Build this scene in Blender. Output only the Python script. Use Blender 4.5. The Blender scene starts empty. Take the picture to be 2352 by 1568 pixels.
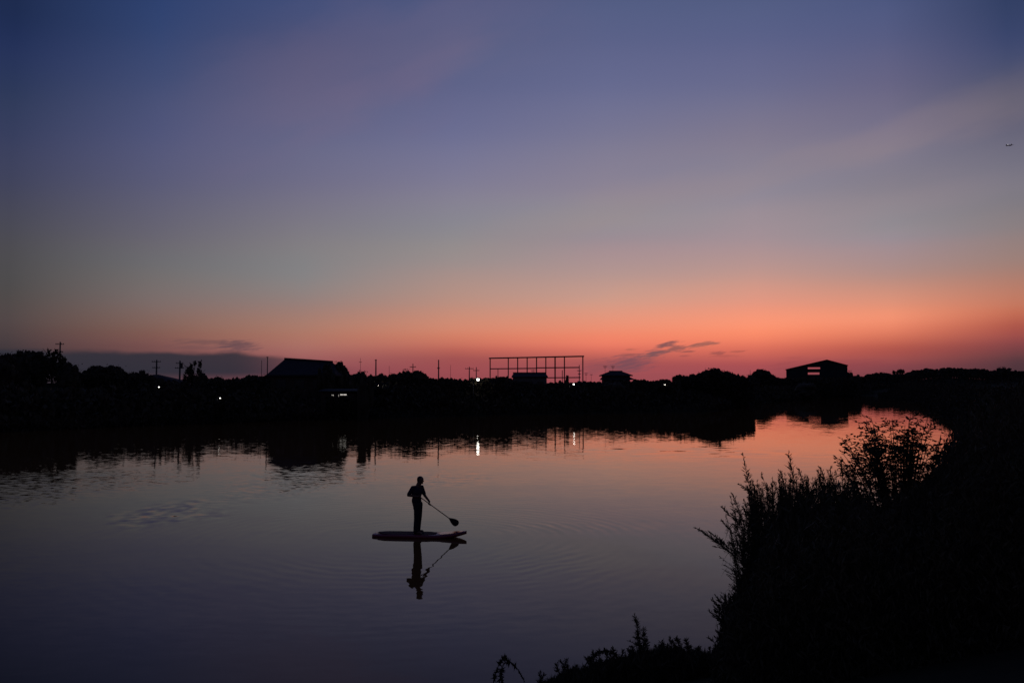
import bpy, bmesh, math, random
import numpy as np
from mathutils import Vector, Matrix
random.seed(7); rng = np.random.default_rng(7)
SC = bpy.context.scene; COL = SC.collection
R = math.radians

# ------------------------------------------------------------------ camera
EYE = 4.65                                    # eye height above the water, standing on the levee
PITCH = math.atan(96/1960)
cam_d = bpy.data.cameras.new('camera'); cam = bpy.data.objects.new('camera', cam_d); COL.objects.link(cam)
cam_d.sensor_width = 36; cam_d.lens = 36*1960/2352
cam_d.clip_start = 0.1; cam_d.clip_end = 12000
cam.location = (0, 0, EYE); cam.rotation_euler = (math.pi/2+PITCH, 0, 0)
SC.camera = cam
SC.render.engine = 'CYCLES'
SC.cycles.use_denoising = True
SC.cycles.max_bounces = 6
SC.view_settings.view_transform = 'Standard'; SC.view_settings.look = 'None'
SC.view_settings.exposure = 0; SC.view_settings.gamma = 1
SC.view_settings.use_curve_mapping = False

def ray(px, py):                               # direction of a point of the photograph (2352 wide)
    dx = (px-1176)/1960; dy = (784-py)/1960
    return Vector((dx, math.cos(PITCH)-dy*math.sin(PITCH), math.sin(PITCH)+dy*math.cos(PITCH)))
def at(px, py, Y):                             # the point at distance Y along that direction
    v = ray(px, py); return Vector((0, 0, EYE)) + v*(Y/v.y)
def angles(px, py):
    v = ray(px, py).normalized(); return math.atan2(v.x, v.y), math.asin(v.z)

# ------------------------------------------------------------------ sky
def lin(c): return tuple(((v/255+.055)/1.055)**2.4 if v/255 > .04045 else v/255/12.92 for v in c)
SKY = {
 23: [(0, (29, 43, 79)), (110, (36, 49, 88)), (220, (46, 57, 90)), (330, (57, 63, 94)), (440, (66, 68, 90)), (550, (75, 74, 82)), (660, (77, 74, 75)), (740, (80, 69, 70)), (790, (68, 58, 62)), (850, (50, 46, 54))],
 356: [(0, (46, 65, 111)), (110, (56, 71, 114)), (220, (70, 79, 118)), (330, (82, 86, 122)), (440, (92, 92, 118)), (550, (104, 101, 112)), (620, (111, 108, 110)), (700, (124, 106, 103)), (755, (128, 94, 86)), (790, (120, 80, 78)), (850, (92, 64, 70))],
 700: [(0, (66, 78, 121)), (110, (79, 84, 121)), (220, (90, 93, 127)), (330, (102, 103, 135)), (440, (114, 111, 134)), (550, (128, 124, 130)), (640, (134, 130, 131)), (700, (152, 126, 120)), (760, (172, 120, 104)), (805, (165, 104, 98)), (850, (138, 76, 84))],
 1045: [(0, (78, 88, 128)), (110, (88, 95, 132)), (220, (97, 101, 139)), (330, (112, 113, 147)), (440, (130, 126, 147)), (550, (142, 138, 142)), (620, (163, 142, 138)), (700, (190, 142, 126)), (760, (212, 133, 108)), (795, (196, 108, 92)), (820, (165, 84, 82)), (860, (152, 74, 80))],
 1390: [(0, (82, 92, 131)), (110, (93, 99, 138)), (220, (106, 109, 145)), (330, (124, 121, 147)), (440, (140, 132, 148)), (500, (146, 141, 149)), (560, (160, 141, 147)), (640, (186, 150, 141)), (700, (214, 153, 132)), (760, (238, 139, 110)), (795, (232, 120, 98)), (825, (180, 90, 86)), (860, (158, 78, 84))],
 1734: [(0, (82, 92, 131)), (110, (94, 99, 138)), (220, (110, 110, 142)), (330, (130, 123, 143)), (400, (134, 130, 149)), (480, (152, 140, 150)), (560, (167, 144, 148)), (640, (200, 150, 138)), (700, (232, 150, 126)), (752, (253, 146, 111)), (790, (232, 120, 95)), (830, (182, 86, 84)), (860, (158, 76, 82))],
 2044: [(0, (77, 87, 128)), (110, (91, 94, 131)), (220, (108, 104, 133)), (330, (123, 118, 139)), (440, (134, 128, 139)), (520, (143, 138, 145)), (560, (158, 140, 146)), (640, (186, 141, 130)), (700, (226, 145, 118)), (740, (240, 140, 108)), (790, (192, 96, 80)), (830, (150, 74, 76)), (860, (120, 64, 72))],
 2326: [(0, (50, 63, 100)), (110, (64, 73, 110)), (220, (86, 88, 112)), (300, (102, 100, 120)), (400, (117, 115, 129)), (480, (130, 123, 129)), (540, (144, 127, 127)), (620, (166, 126, 115)), (700, (196, 118, 94)), (740, (180, 92, 76)), (780, (146, 72, 72)), (820, (98, 58, 64)), (855, (74, 50, 58))],
}
SKY = {x: [(y, tuple(.98*v+.02*(.3*c[0]+.55*c[1]+.15*c[2]) for v in c)) for y, c in rows] for x, rows in SKY.items()}   # a little haze in the air
world = bpy.data.worlds.new('World'); SC.world = world; world.use_nodes = True
W = world.node_tree; W.nodes.clear()
class NT:
    """small helper that writes node chains"""
    def __init__(s, t): s.t = t; s.n = t.nodes; s.l = t.links
    def new(s, typ, **kw):
        n = s.n.new(typ)
        for k, v in kw.items(): setattr(n, k, v)
        return n
    def put(s, sock, v):
        if hasattr(v, 'is_output'): s.l.new(v, sock)
        else: sock.default_value = v
    def math(s, op, a, b=0.0, c=0.0, clamp=False):
        n = s.new('ShaderNodeMath', operation=op, use_clamp=clamp)
        s.put(n.inputs[0], a); s.put(n.inputs[1], b); s.put(n.inputs[2], c); return n.outputs[0]
    def vmath(s, op, a, b=(0,0,0), scale=1.0):
        n = s.new('ShaderNodeVectorMath', operation=op)
        s.put(n.inputs[0], a); s.put(n.inputs[1], b)
        if op == 'SCALE': s.put(n.inputs[3], scale)
        return n.outputs[1] if op in ('LENGTH', 'DISTANCE', 'DOT_PRODUCT') else n.outputs[0]
    def rng(s, v, a, b, c=0.0, d=1.0, kind='LINEAR'):
        n = s.new('ShaderNodeMapRange', interpolation_type=kind, clamp=True)
        for i, x in enumerate((v, a, b, c, d)): s.put(n.inputs[i], x)
        return n.outputs[0]
    def mix(s, f, a, b):
        n = s.new('ShaderNodeMix', data_type='RGBA')
        s.put(n.inputs['Factor'], f); s.put(n.inputs[6], a); s.put(n.inputs[7], b); return n.outputs[2]
    def comb(s, x, y, z=0.0):
        n = s.new('ShaderNodeCombineXYZ'); s.put(n.inputs[0], x); s.put(n.inputs[1], y); s.put(n.inputs[2], z); return n.outputs[0]
    def noise(s, vec, scale, detail=3.0, rough=.5, dim='3D'):
        n = s.new('ShaderNodeTexNoise', noise_dimensions=dim); s.put(n.inputs['Vector'], vec)
        s.put(n.inputs['Scale'], scale); s.put(n.inputs['Detail'], detail); s.put(n.inputs['Roughness'], rough); return n
w = NT(W)
tc = w.new('ShaderNodeTexCoord').outputs['Generated']
sep = w.new('ShaderNodeSeparateXYZ'); w.put(sep.inputs[0], w.vmath('NORMALIZE', tc))
el = w.math('ARCSINE', sep.outputs[2]); az = w.math('ARCTAN2', sep.outputs[0], sep.outputs[1])
ELMAX = R(90); ELMIN = R(-5)
elw = w.rng(el, ELMIN, ELMAX)
elq = w.math('POWER', elw, .5)                 # more resolution low in the sky
def ramp(stops):                               # stops: (elevation, linear colour)
    n = w.new('ShaderNodeValToRGB'); cr = n.color_ramp; cr.interpolation = 'CARDINAL'
    stops = sorted((math.sqrt((e-ELMIN)/(ELMAX-ELMIN)), c) for e, c in stops)
    cr.elements[0].position = stops[0][0]; cr.elements[0].color = (*stops[0][1], 1)
    cr.elements[1].position = stops[-1][0]; cr.elements[1].color = (*stops[-1][1], 1)
    for p, c in stops[1:-1]:
        e = cr.elements.new(p); e.color = (*c, 1)
    w.put(n.inputs[0], elq); return n.outputs[0]
ZEN = lin((42, 52, 90))
def station(x, rows):
    st = []; a = 0
    for y, c in rows:
        A, E = angles(x, y); st.append((E, lin(c))); a = A if y == rows[-1][0] else a
    top = st[0][1]
    st.append((R(40), tuple(.55*t+.45*z*1.2 for t, z in zip(top, ZEN)))); st.append((R(90), ZEN))
    lowc = st[len(rows)-1][1]
    st.append((R(-5), tuple(v*.8 for v in lowc)))
    return angles(x, rows[len(rows)//2][0])[0], st
stations = [station(x, r) for x, r in sorted(SKY.items())]
east = [(R(-5), lin((46,42,54))), (R(2), lin((56,50,64))), (R(8), lin((68,58,74))), (R(20), lin((54,55,80))), (R(45), lin((44,51,84))), (R(90), ZEN)]
side_l = [(R(-5), lin((36,34,44))), (R(3), lin((50,48,58))), (R(9), lin((54,56,74))), (R(20), lin((34,46,82))), (R(45), lin((38,48,84))), (R(90), ZEN)]
side_r = [(R(-5), lin((44,34,42))), (R(3), lin((62,46,54))), (R(9), lin((72,64,76))), (R(20), lin((44,54,86))), (R(45), lin((38,48,84))), (R(90), ZEN)]
allst = [(-math.pi, east), (R(-65), side_l)] + stations + [(R(65), side_r), (math.pi, east)]
cur = ramp(allst[0][1])
for (a0, _), (a1, s1) in zip(allst, allst[1:]):
    cur = w.mix(w.rng(az, a0, a1), cur, ramp(s1))
# the physical twilight sky, sun below the horizon, adds its faint blue
nish = w.new('ShaderNodeTexSky', sky_type='NISHITA'); nish.sun_disc = False
nish.sun_elevation = R(-4); nish.sun_rotation = R(16)
# thin high cirrus and low cloud: coordinates azimuth, elevation
ae = w.comb(az, el)
def dirc(px, py): return angles(px, py)
def streak(cur, p0, p1, wid, col, amt, seed, scale=(3, 16)):
    (a0, e0), (a1, e1) = dirc(*p0), dirc(*p1)
    L = math.hypot(a1-a0, e1-e0); ux, uy = (a1-a0)/L, (e1-e0)/L
    rx = w.math('SUBTRACT', az, a0); ry = w.math('SUBTRACT', el, e0)
    along = w.math('ADD', w.math('MULTIPLY', rx, ux), w.math('MULTIPLY', ry, uy))
    acr = w.math('ADD', w.math('MULTIPLY', rx, -uy), w.math('MULTIPLY', ry, ux))
    nz = w.noise(w.comb(w.math('MULTIPLY', along, scale[0]), w.math('MULTIPLY', acr, scale[1]), seed), 1.6, 4, .5)
    off = w.math('MULTIPLY', w.math('SUBTRACT', nz.outputs[0], .5), wid*1.6)
    d = w.math('ABSOLUTE', w.math('ADD', acr, off))
    m = w.rng(d, 0, wid, 1, 0, 'SMOOTHERSTEP')
    end = w.math('MULTIPLY', w.rng(along, -L*.25, L*.2, 0, 1, 'SMOOTHSTEP'), w.rng(along, L*.75, L*1.25, 1, 0, 'SMOOTHSTEP'))
    m = w.math('MULTIPLY', w.math('MULTIPLY', m, end), w.rng(nz.outputs[0], .3, .65, .55, 1))
    return w.mix(w.math('MULTIPLY', m, amt), cur, (*lin(col), 1))
cur = streak(cur, (520, 250), (1240, -30), R(5.2), (122, 104, 132), .26, 1.3, (5, 12))
cur = streak(cur, (760, 250), (1150, 90), R(1.6), (128, 108, 132), .16, 3.1, (6, 18))
cur = streak(cur, (1150, 540), (2420, 200), R(2.2), (162, 139, 136), .27, 5.1, (4, 14))
cur = streak(cur, (1250, 640), (2300, 420), R(2.4), (176, 146, 152), .16, 9.4, (4, 14))
def cloud(cur, px0, px1, py0, py1, col, amt, seed, thr=(.42, .58), sc=(14, 60), edge=.35):
    a0, e0 = dirc(px0, py1); a1, e1 = dirc(px1, py0)
    u = w.rng(az, a0, a1, -1, 1); v = w.math('DIVIDE', w.math('SUBTRACT', el, (e0+e1)/2), (e1-e0)/2)
    v = w.math('ABSOLUTE', v); u = w.math('ABSOLUTE', u)
    r = w.math('POWER', w.math('ADD', w.math('POWER', u, 2.4), w.math('POWER', v, 2.4)), .42)
    body = w.rng(r, 1.0, edge, 0, 1, 'SMOOTHSTEP')
    tilt = w.math('ADD', el, w.math('MULTIPLY', az, -.12))
    nz = w.noise(w.comb(w.math('MULTIPLY', az, sc[0]), w.math('MULTIPLY', tilt, sc[1]), seed), 3, 5, .58)
    nn = w.math('ADD', nz.outputs[0], w.math('MULTIPLY', w.math('SUBTRACT', body, .5), .35))
    m = w.math('MULTIPLY', w.rng(nn, thr[0], thr[1], 0, 1, 'SMOOTHSTEP'), w.rng(body, 0, .3))
    return w.mix(w.math('MULTIPLY', m, amt), cur, (*lin(col), 1))
# long grey bank low on the left
bt = dirc(400, 808)[1]; 
nb = w.noise(w.comb(w.math('MULTIPLY', az, 9), w.math('MULTIPLY', el, 30), 2.0), 2.0, 4, .5)
top = w.math('ADD', bt, w.math('MULTIPLY', w.math('SUBTRACT', nb.outputs[0], .5), .012))
top = w.math('SUBTRACT', top, w.rng(az, dirc(560,0)[0], dirc(900,0)[0], 0, .019))
bank = w.rng(w.math('SUBTRACT', top, el), -.003, .0045, 0, 1, 'SMOOTHSTEP')
bank = w.math('MULTIPLY', bank, w.rng(az, dirc(520,800)[0], dirc(860,800)[0], 1, 0, 'SMOOTHSTEP'))
bank = w.math('MULTIPLY', bank, w.rng(az, R(-60), R(-25), .5, 1))
bank = w.math('MULTIPLY', bank, w.rng(el, dirc(400,876)[1], dirc(400,852)[1], .35, 1, 'SMOOTHSTEP'))
cur = w.mix(w.math('MULTIPLY', bank, .93), cur, (*lin((44, 46, 57)), 1))
wn1 = w.noise(w.comb(w.math('MULTIPLY', az, 60), w.math('MULTIPLY', w.math('ADD', el, w.math('MULTIPLY', az, -.15)), 420), 1.0), 1.0, 4, .6).outputs[0]
wn2 = w.noise(w.comb(w.math('MULTIPLY', az, 28), w.math('MULTIPLY', el, 150), 6.0), 1.0, 3, .5).outputs[0]
def wisp(cur, px, py, hl, hh, tilt, col, amt, warp=.8, soft=.35):
    a0, e0 = dirc(px, py); hl *= 1.3/1960/1.1; hh *= 1.45/1960; c, s_ = math.cos(tilt), math.sin(tilt)
    dx = w.math('SUBTRACT', az, a0); dy = w.math('SUBTRACT', el, e0)
    u = w.math('ADD', w.math('MULTIPLY', dx, c/hl), w.math('MULTIPLY', dy, s_/hl))
    v = w.math('ADD', w.math('MULTIPLY', dx, -s_/hh), w.math('MULTIPLY', dy, c/hh))
    v = w.math('ADD', v, w.math('MULTIPLY', w.math('SUBTRACT', wn2, .5), warp*1.6))
    r = w.math('SQRT', w.math('ADD', w.math('MULTIPLY', u, u), w.math('MULTIPLY', v, v)))
    r = w.math('ADD', r, w.math('MULTIPLY', w.math('SUBTRACT', wn1, .5), warp*4.2))
    return w.mix(w.math('MULTIPLY', w.rng(r, 1.25, soft, 0, 1, 'SMOOTHSTEP'), amt), cur, (*lin(col), 1))
cur = wisp(cur, 548, 793, 36, 9, -.02, (84, 66, 78), .62, .6, .3)
cur = wisp(cur, 480, 786, 70, 5, -.03, (92, 70, 76), .45, .6, .1)
cur = wisp(cur, 452, 798, 60, 4, .0, (88, 68, 78), .25, .6, .1)
cur = wisp(cur, 1447, 836, 50, 15, .10, (112, 76, 88), .80, .5, .1)
cur = wisp(cur, 1390, 842, 60, 13, .05, (122, 74, 84), .45, .5, .0)
cur = wisp(cur, 1503, 812, 30, 6.5, .14, (118, 82, 88), .9, .6, .3)
cur = wisp(cur, 1534, 791, 25, 4.6, .24, (130, 84, 86), .95, .7, .3)
cur = wisp(cur, 1552, 801, 30, 4.0, .14, (138, 86, 84), .85, .7, .3)
cur = wisp(cur, 1618, 791, 34, 4.0, .10, (150, 94, 86), .85, .7, .3)
cur = wisp(cur, 1578, 807, 14, 1.8, .05, (150, 84, 80), .8, .6, .3)
cur = wisp(cur, 1446, 815, 16, 3, .05, (150, 84, 82), .7, .7, .3)
cur = wisp(cur, 1447, 803, 14, 2.2, .1, (176, 98, 84), .6, .7, .3)
cur = wisp(cur, 1648, 810, 18, 2.8, .0, (150, 80, 78), .7, .7, .2)
cur = wisp(cur, 1694, 807, 16, 2.0, .06, (160, 84, 76), .65, .7, .2)
cur = wisp(cur, 1660, 818, 40, 2.6, .0, (160, 80, 78), .4, .7, .1)
cur = wisp(cur, 1568, 817, 12, 2.0, .0, (160, 82, 80), .6, .7, .2)
cur = cloud(cur, 1700, 2100, 800, 870, (140, 68, 76), .3, 6.1, (.42, .70), (8, 90), .1)
bg = w.new('ShaderNodeBackground'); w.put(bg.inputs[0], cur); bg.inputs[1].default_value = 1.0
bg2 = w.new('ShaderNodeBackground'); w.put(bg2.inputs[0], nish.outputs[0]); bg2.inputs[1].default_value = 0.02
ad = w.new('ShaderNodeAddShader'); w.l.new(bg.outputs[0], ad.inputs[0]); w.l.new(bg2.outputs[0], ad.inputs[1])
wo = w.new('ShaderNodeOutputWorld'); w.l.new(ad.outputs[0], wo.inputs[0])
world.cycles.sampling_method = 'MANUAL'; world.cycles.sample_map_resolution = 512

# ------------------------------------------------------------------ helpers
def tag(o, label=None, cat=None, group=None, kind=None):
    if label: o['label'] = label
    if cat: o['category'] = cat
    if group: o['group'] = group
    if kind: o['kind'] = kind
    return o
def link_mesh(name, me, mat=None, parent=None):
    if mat and not me.materials: me.materials.append(mat)
    o = bpy.data.objects.new(name, me); COL.objects.link(o)
    if parent: o.parent = parent
    return o
def mesh(name, V, F, mat=None, parent=None, smooth=False):
    me = bpy.data.meshes.new(name); me.from_pydata([tuple(v) for v in V], [], [tuple(f) for f in F]); me.update()
    if smooth: me.shade_smooth()
    return link_mesh(name, me, mat, parent)
def empty(name, loc, rz=0):
    o = bpy.data.objects.new(name, None); COL.objects.link(o); o.location = loc; o.rotation_euler.z = rz
    o.empty_display_size = .2; return o
class MB:
    def __init__(s): s.V = []; s.F = []
    def box(s, c, size, rz=0, taper=1.0):
        i = len(s.V); cx, cy, cz = c; sx, sy, sz = (d/2 for d in size); ca, sa = math.cos(rz), math.sin(rz)
        for z, k in ((-sz, 1), (sz, taper)):
            for x, y in ((-sx,-sy),(sx,-sy),(sx,sy),(-sx,sy)):
                x *= k; y *= k; s.V.append((cx+x*ca-y*sa, cy+x*sa+y*ca, cz+z))
        s.F += [tuple(i+k for k in f) for f in ((3,2,1,0),(4,5,6,7),(0,1,5,4),(1,2,6,5),(2,3,7,6),(3,0,4,7))]
        return s
    def tube(s, pts, rad, n=6, cap=True):
        pts = [Vector(p) for p in pts]; rad = rad if hasattr(rad, '__len__') else [rad]*len(pts)
        base = len(s.V)
        for k, p in enumerate(pts):
            t = (pts[min(k+1, len(pts)-1)]-pts[max(k-1, 0)]).normalized()
            a = t.cross(Vector((0,0,1)) if abs(t.z) < .9 else Vector((1,0,0))).normalized(); b = t.cross(a)
            for j in range(n):
                th = 2*math.pi*j/n; s.V.append(p+(a*math.cos(th)+b*math.sin(th))*rad[k])
        for k in range(len(pts)-1):
            for j in range(n):
                s.F.append((base+k*n+j, base+k*n+(j+1)%n, base+(k+1)*n+(j+1)%n, base+(k+1)*n+j))
        if cap:
            s.F.append(tuple(base+j for j in range(n))[::-1]); s.F.append(tuple(base+(len(pts)-1)*n+j for j in range(n)))
        return s
    def ball(s, c, r, seg=10, rings=6):
        r = r if hasattr(r, '__len__') else (r, r, r); i = len(s.V)
        s.V.append((c[0], c[1], c[2]-r[2]))
        for a in range(1, rings):
            ph = -math.pi/2+math.pi*a/rings
            for b in range(seg):
                th = 2*math.pi*b/seg
                s.V.append((c[0]+r[0]*math.cos(ph)*math.cos(th), c[1]+r[1]*math.cos(ph)*math.sin(th), c[2]+r[2]*math.sin(ph)))
        s.V.append((c[0], c[1], c[2]+r[2])); e = len(s.V)-1
        for b in range(seg): s.F.append((i, i+1+(b+1)%seg, i+1+b)); s.F.append((e, e-seg+b, e-seg+(b+1)%seg))
        for a in range(rings-2):
            for b in range(seg):
                p = i+1+a*seg; s.F.append((p+b, p+(b+1)%seg, p+seg+(b+1)%seg, p+seg+b))
        return s
    def build(s, name, mat, parent=None, smooth=False): return mesh(name, s.V, s.F, mat, parent, smooth)

def pmat(name, col, rough=.8, spec=.3, var=.35, scale=6.0, metal=0.0, col2=None, bump=0.0):
    m = bpy.data.materials.new(name); m.use_nodes = True; t = NT(m.node_tree)
    b = m.node_tree.nodes['Principled BSDF']
    co = t.new('ShaderNodeTexCoord').outputs['Object']
    nz = t.noise(co, scale, 5, .6)
    c2 = col2 or tuple(v*(1-var) for v in col)
    t.put(b.inputs['Base Color'], t.mix(t.rng(nz.outputs[0], .35, .65), (*c2, 1), (*col, 1)))
    b.inputs['Roughness'].default_value = rough; b.inputs['Specular IOR Level'].default_value = spec
    b.inputs['Metallic'].default_value = metal
    if bump:
        bn = t.new('ShaderNodeBump'); bn.inputs['Distance'].default_value = bump
        t.put(bn.inputs['Height'], nz.outputs[0]); t.put(b.inputs['Normal'], bn.outputs[0])
    return m
def glow(name, col, strength):
    m = bpy.data.materials.new(name); m.use_nodes = True; b = m.node_tree.nodes['Principled BSDF']
    b.inputs['Base Color'].default_value = (.8, .8, .8, 1)
    b.inputs['Emission Color'].default_value = (*col, 1); b.inputs['Emission Strength'].default_value = strength
    return m
M = dict(
 soil=pmat('soil', (.045,.04,.025), .95, .05, .5, .6, col2=(.025,.025,.014), bump=.1),
 leaf=pmat('leaf', (.085,.07,.04), .8, .1, .5, 9),
 leaf2=pmat('leaf_olive', (.085,.07,.04), .8, .1, .5, 7),
 treeleaf=pmat('tree_leaf', (.065,.055,.035), .8, .1, .5, .8),
 bark=pmat('bark', (.06,.045,.032), .9, .1, .4, 12),
 stem=pmat('stem', (.06,.055,.03), .7, .2, .3, 20),
 plume=pmat('plume', (.085,.07,.035), .8, .1, .3, 20),
 wall=pmat('plaster', (.12,.115,.105), .9, .15, .25, 1.5),
 timber=pmat('timber_wall', (.07,.055,.04), .9, .1, .3, 2),
 roof=pmat('roof_tile', (.04,.04,.045), .95, .1, .3, 3),
 metalroof=pmat('metal_roof', (.03,.04,.042), .9, .1, .3, .6),
 frame=pmat('dark_frame', (.05,.05,.05), .7, .3, .2, 5),
 steel=pmat('painted_steel', (.10,.05,.04), .6, .4, .3, 3),
 conc=pmat('pole_concrete', (.12,.115,.11), .9, .2, .2, 5),
 glass=pmat('window_glass', (.02,.022,.025), .15, .5, .1, 1),
 rail=pmat('board_rail_red', (.18,.015,.028), .35, .5, .15, 6),
 deck=pmat('board_deck', (.16,.05,.06), .22, .6, .2, 4),
 pad=pmat('deck_pad', (.035,.02,.024), .9, .2, .2, 30),
 skin=pmat('skin', (.16,.09,.06), .6, .3, .1, 8),
 shirt=pmat('shirt', (.035,.03,.045), .85, .1, .2, 14, bump=.01),
 pants=pmat('trousers', (.03,.03,.035), .9, .1, .2, 14, bump=.01),
 hair=pmat('hair', (.012,.010,.009), .6, .3, .2, 40),
 carbon=pmat('paddle_carbon', (.03,.03,.03), .4, .5, .1, 10),
 plane=pmat('aircraft_paint', (.08,.08,.09), .4, .5, .1, 1),
 lamp=glow('lamp_light', (1,.93,.82), 14), lamp2=glow('lamp_light_dim', (1,.93,.82), 4),
 winlit=glow('lit_window', (1,.93,.82), .5), windim=glow('dim_window', (1,.9,.8), .07),
 beacon=glow('landing_light', (1,.97,1), .9),
)

# ------------------------------------------------------------------ river and ground
RIV = np.array([(-700,-60),(-300,-25),(-60,7.5),(-20,11.8),(-.3,12.7),(1.6,13.9),(3.5,14.8),(4.95,16.9),(9,22.8),(15.1,30.4),(23.8,39.6),
 (37,65),(50,96),(64.6,130),(95,202),(122,285),(140,322),(132,332),(112,300),(88,255),(59,202),(33,141),(16,134),(-1.7,125),(-10.6,118),
 (-18,114),(-28.5,106),(-38,96),(-45,87),(-49,81),(-55,70),(-90,58),(-300,50),(-700,40)], float)
def river_sd(P):                               # signed distance to the shoreline, positive on land
    P = np.atleast_2d(P); d = np.full(len(P), 1e9); ins = np.zeros(len(P), bool)
    A = RIV; B = np.roll(RIV, -1, 0)
    for a, b in zip(A, B):
        ab = b-a; t = np.clip(((P-a)@ab)/(ab@ab), 0, 1); d = np.minimum(d, np.hypot(*(P-(a+t[:,None]*ab)).T))
        c = ((a[1] > P[:,1]) != (b[1] > P[:,1]))
        with np.errstate(divide='ignore', invalid='ignore'):
            xi = (b[0]-a[0])*(P[:,1]-a[1])/(b[1]-a[1])+a[0]
        ins ^= c & (P[:,0] < xi)
    return np.where(ins, -d, d)
def wob(P, s, k=0):
    x, y = P[:,0]*s, P[:,1]*s
    return (np.sin(x*1.3+y*.7+k)+np.sin(x*.6-y*1.7+2*k)+.6*np.sin(2.3*x+1.1*y+k*3)+.5*np.sin(-1.9*x+2.7*y+k))/3.1
def ground_z(P):
    P = np.atleast_2d(np.asarray(P, float)); s = river_sd(P)
    near = 1/(1+np.exp(-(55-P[:,1]-.25*P[:,0])/6))          # this side of the river
    zn = np.where(s > 0, np.minimum(3.05, .335*s), .35*s)
    zf = np.where(s > 0, np.minimum(2.35, .30*s), .35*s)
    z = near*zn+(1-near)*zf
    z = np.maximum(z, -2.2)
    z += np.clip(s/6, 0, 1)*wob(P, .12, 1)*.22*np.clip((np.hypot(P[:,0],P[:,1])-5)/10, .1, 1)
    r = np.hypot(P[:,0], P[:,1]); a = np.degrees(np.arctan2(P[:,0], P[:,1]))
    ridge = np.exp(-((r-520)/75)**2)*np.clip((a-20.5)/3.2, 0, 1)*np.clip((75-a)/20, 0, 1)
    z += 4.8*ridge*(1+.12*np.sin(a*1.7))
    z += 2.2*np.exp(-((r-150)/28)**2)*np.clip((-24-a)/3, 0, 1)*np.clip((s-8)/10, 0, 1)
    z += np.clip((r-600)/1500, 0, 1)*3
    return z
def gz(x, y): return float(ground_z([(x, y)])[0])
def gzs(P): return ground_z(P)
angs = np.radians(np.concatenate([np.arange(-60, 60, .4), np.arange(60, 300, 4)]))
rads = np.concatenate([[.01], 1.2*1.0415**np.arange(0, 196)])
rads = rads[rads < 3200]
AA, RR = np.meshgrid(angs, rads); GP = np.stack([RR*np.sin(AA), RR*np.cos(AA)], -1).reshape(-1, 2)
GZ = ground_z(GP); na = len(angs)
F = []
for k in range(len(rads)-1):
    b0, b1 = k*na, (k+1)*na
    for j in range(na): F.append((b0+j, b1+j, b1+(j+1)%na, b0+(j+1)%na))
g = mesh('ground', np.column_stack([GP, GZ]), F, M['soil'], None, True)
for p in g.data.polygons[:1]: pass
tag(g, 'dark grassy river banks and the flat land behind them', kind='structure')

# water
wm = bpy.data.materials.new('river_water'); wm.use_nodes = True; t = NT(wm.node_tree); b = wm.node_tree.nodes['Principled BSDF']
b.inputs['Base Color'].default_value = (.10, .045, .014, 1); b.inputs['Roughness'].default_value = .015
b.inputs['IOR'].default_value = 1.2; b.inputs['Specular IOR Level'].default_value = .5
pos = t.new('ShaderNodeNewGeometry').outputs['Position']
ps = t.new('ShaderNodeSeparateXYZ'); t.put(ps.inputs[0], pos); PX, PY = ps.outputs[0], ps.outputs[1]
def slope(scale_xy, amp, detail=2.0, seed=0.0):
    v = t.comb(t.math('MULTIPLY', PX, scale_xy[0]), t.math('MULTIPLY', PY, scale_xy[1]), seed)
    n = t.noise(v, 1.0, detail, .5)
    s = t.vmath('SUBTRACT', n.outputs[1], (.5, .5, .5))
    return t.vmath('SCALE', s, scale=amp)
def patch(cx, cy, rx, ry, soft=.5, warp=.35, seed=0.0):
    dx = t.math('DIVIDE', t.math('SUBTRACT', PX, cx), rx); dy = t.math('DIVIDE', t.math('SUBTRACT', PY, cy), ry)
    r = t.math('SQRT', t.math('ADD', t.math('MULTIPLY', dx, dx), t.math('MULTIPLY', dy, dy)))
    n = t.noise(t.comb(t.math('MULTIPLY', PX, 1.2/rx), t.math('MULTIPLY', PY, 1.2/ry), seed), 1.6, 3, .5)
    r = t.math('ADD', r, t.math('MULTIPLY', t.math('SUBTRACT', n.outputs[0], .5), warp*2))
    return t.rng(r, 1.0, soft, 0, 1, 'SMOOTHSTEP')
S = slope((1.2, 2.4), .012, 2)                                    # slow calm undulation
S = t.vmath('ADD', S, slope((.25, .45), .008, 2, 3.0))
# breeze patches with finer ripples
wind = t.noise(t.comb(t.math('MULTIPLY', PX, .035), t.math('MULTIPLY', PY, .09), 1.0), 1.0, 3, .55).outputs[0]
windm = t.rng(wind, .50, .66, 0, 1, 'SMOOTHSTEP')
leftm = t.rng(PX, -8, -30, 0, 1, 'SMOOTHSTEP')
fine = slope((2.2, 6.0), .085, 2, 7.0)
amt = t.math('ADD', t.math('MULTIPLY', windm, .28), t.math('MULTIPLY', leftm, .6))
amt = t.math('ADD', amt, t.math('MULTIPLY', patch(-21, 39, 6.5, 9, .4, .5, 1), 1.25))
farm = t.rng(PY, 34, 85, 0, 1, 'SMOOTHSTEP')                     # the open reach beyond carries a faint breeze
S = t.vmath('ADD', S, t.vmath('SCALE', t.vmath('MULTIPLY', slope((1.6, 5.2), 1.0, 2, 17.0), (.035, .085, 0)), scale=t.math('MULTIPLY', farm, t.rng(t.math('DIVIDE', PX, PY), .02, .22, 1, .22))))
amt = t.math('ADD', amt, t.math('MULTIPLY', patch(-3.4, 43, 4.0, 6, .3, .6, 2), .7))
amt = t.math('ADD', amt, t.math('MULTIPLY', patch(-10.2, 42, 4.8, 12, .3, .5, 9), 1.35))
S = t.vmath('ADD', S, t.vmath('SCALE', fine, scale=amt))
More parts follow.
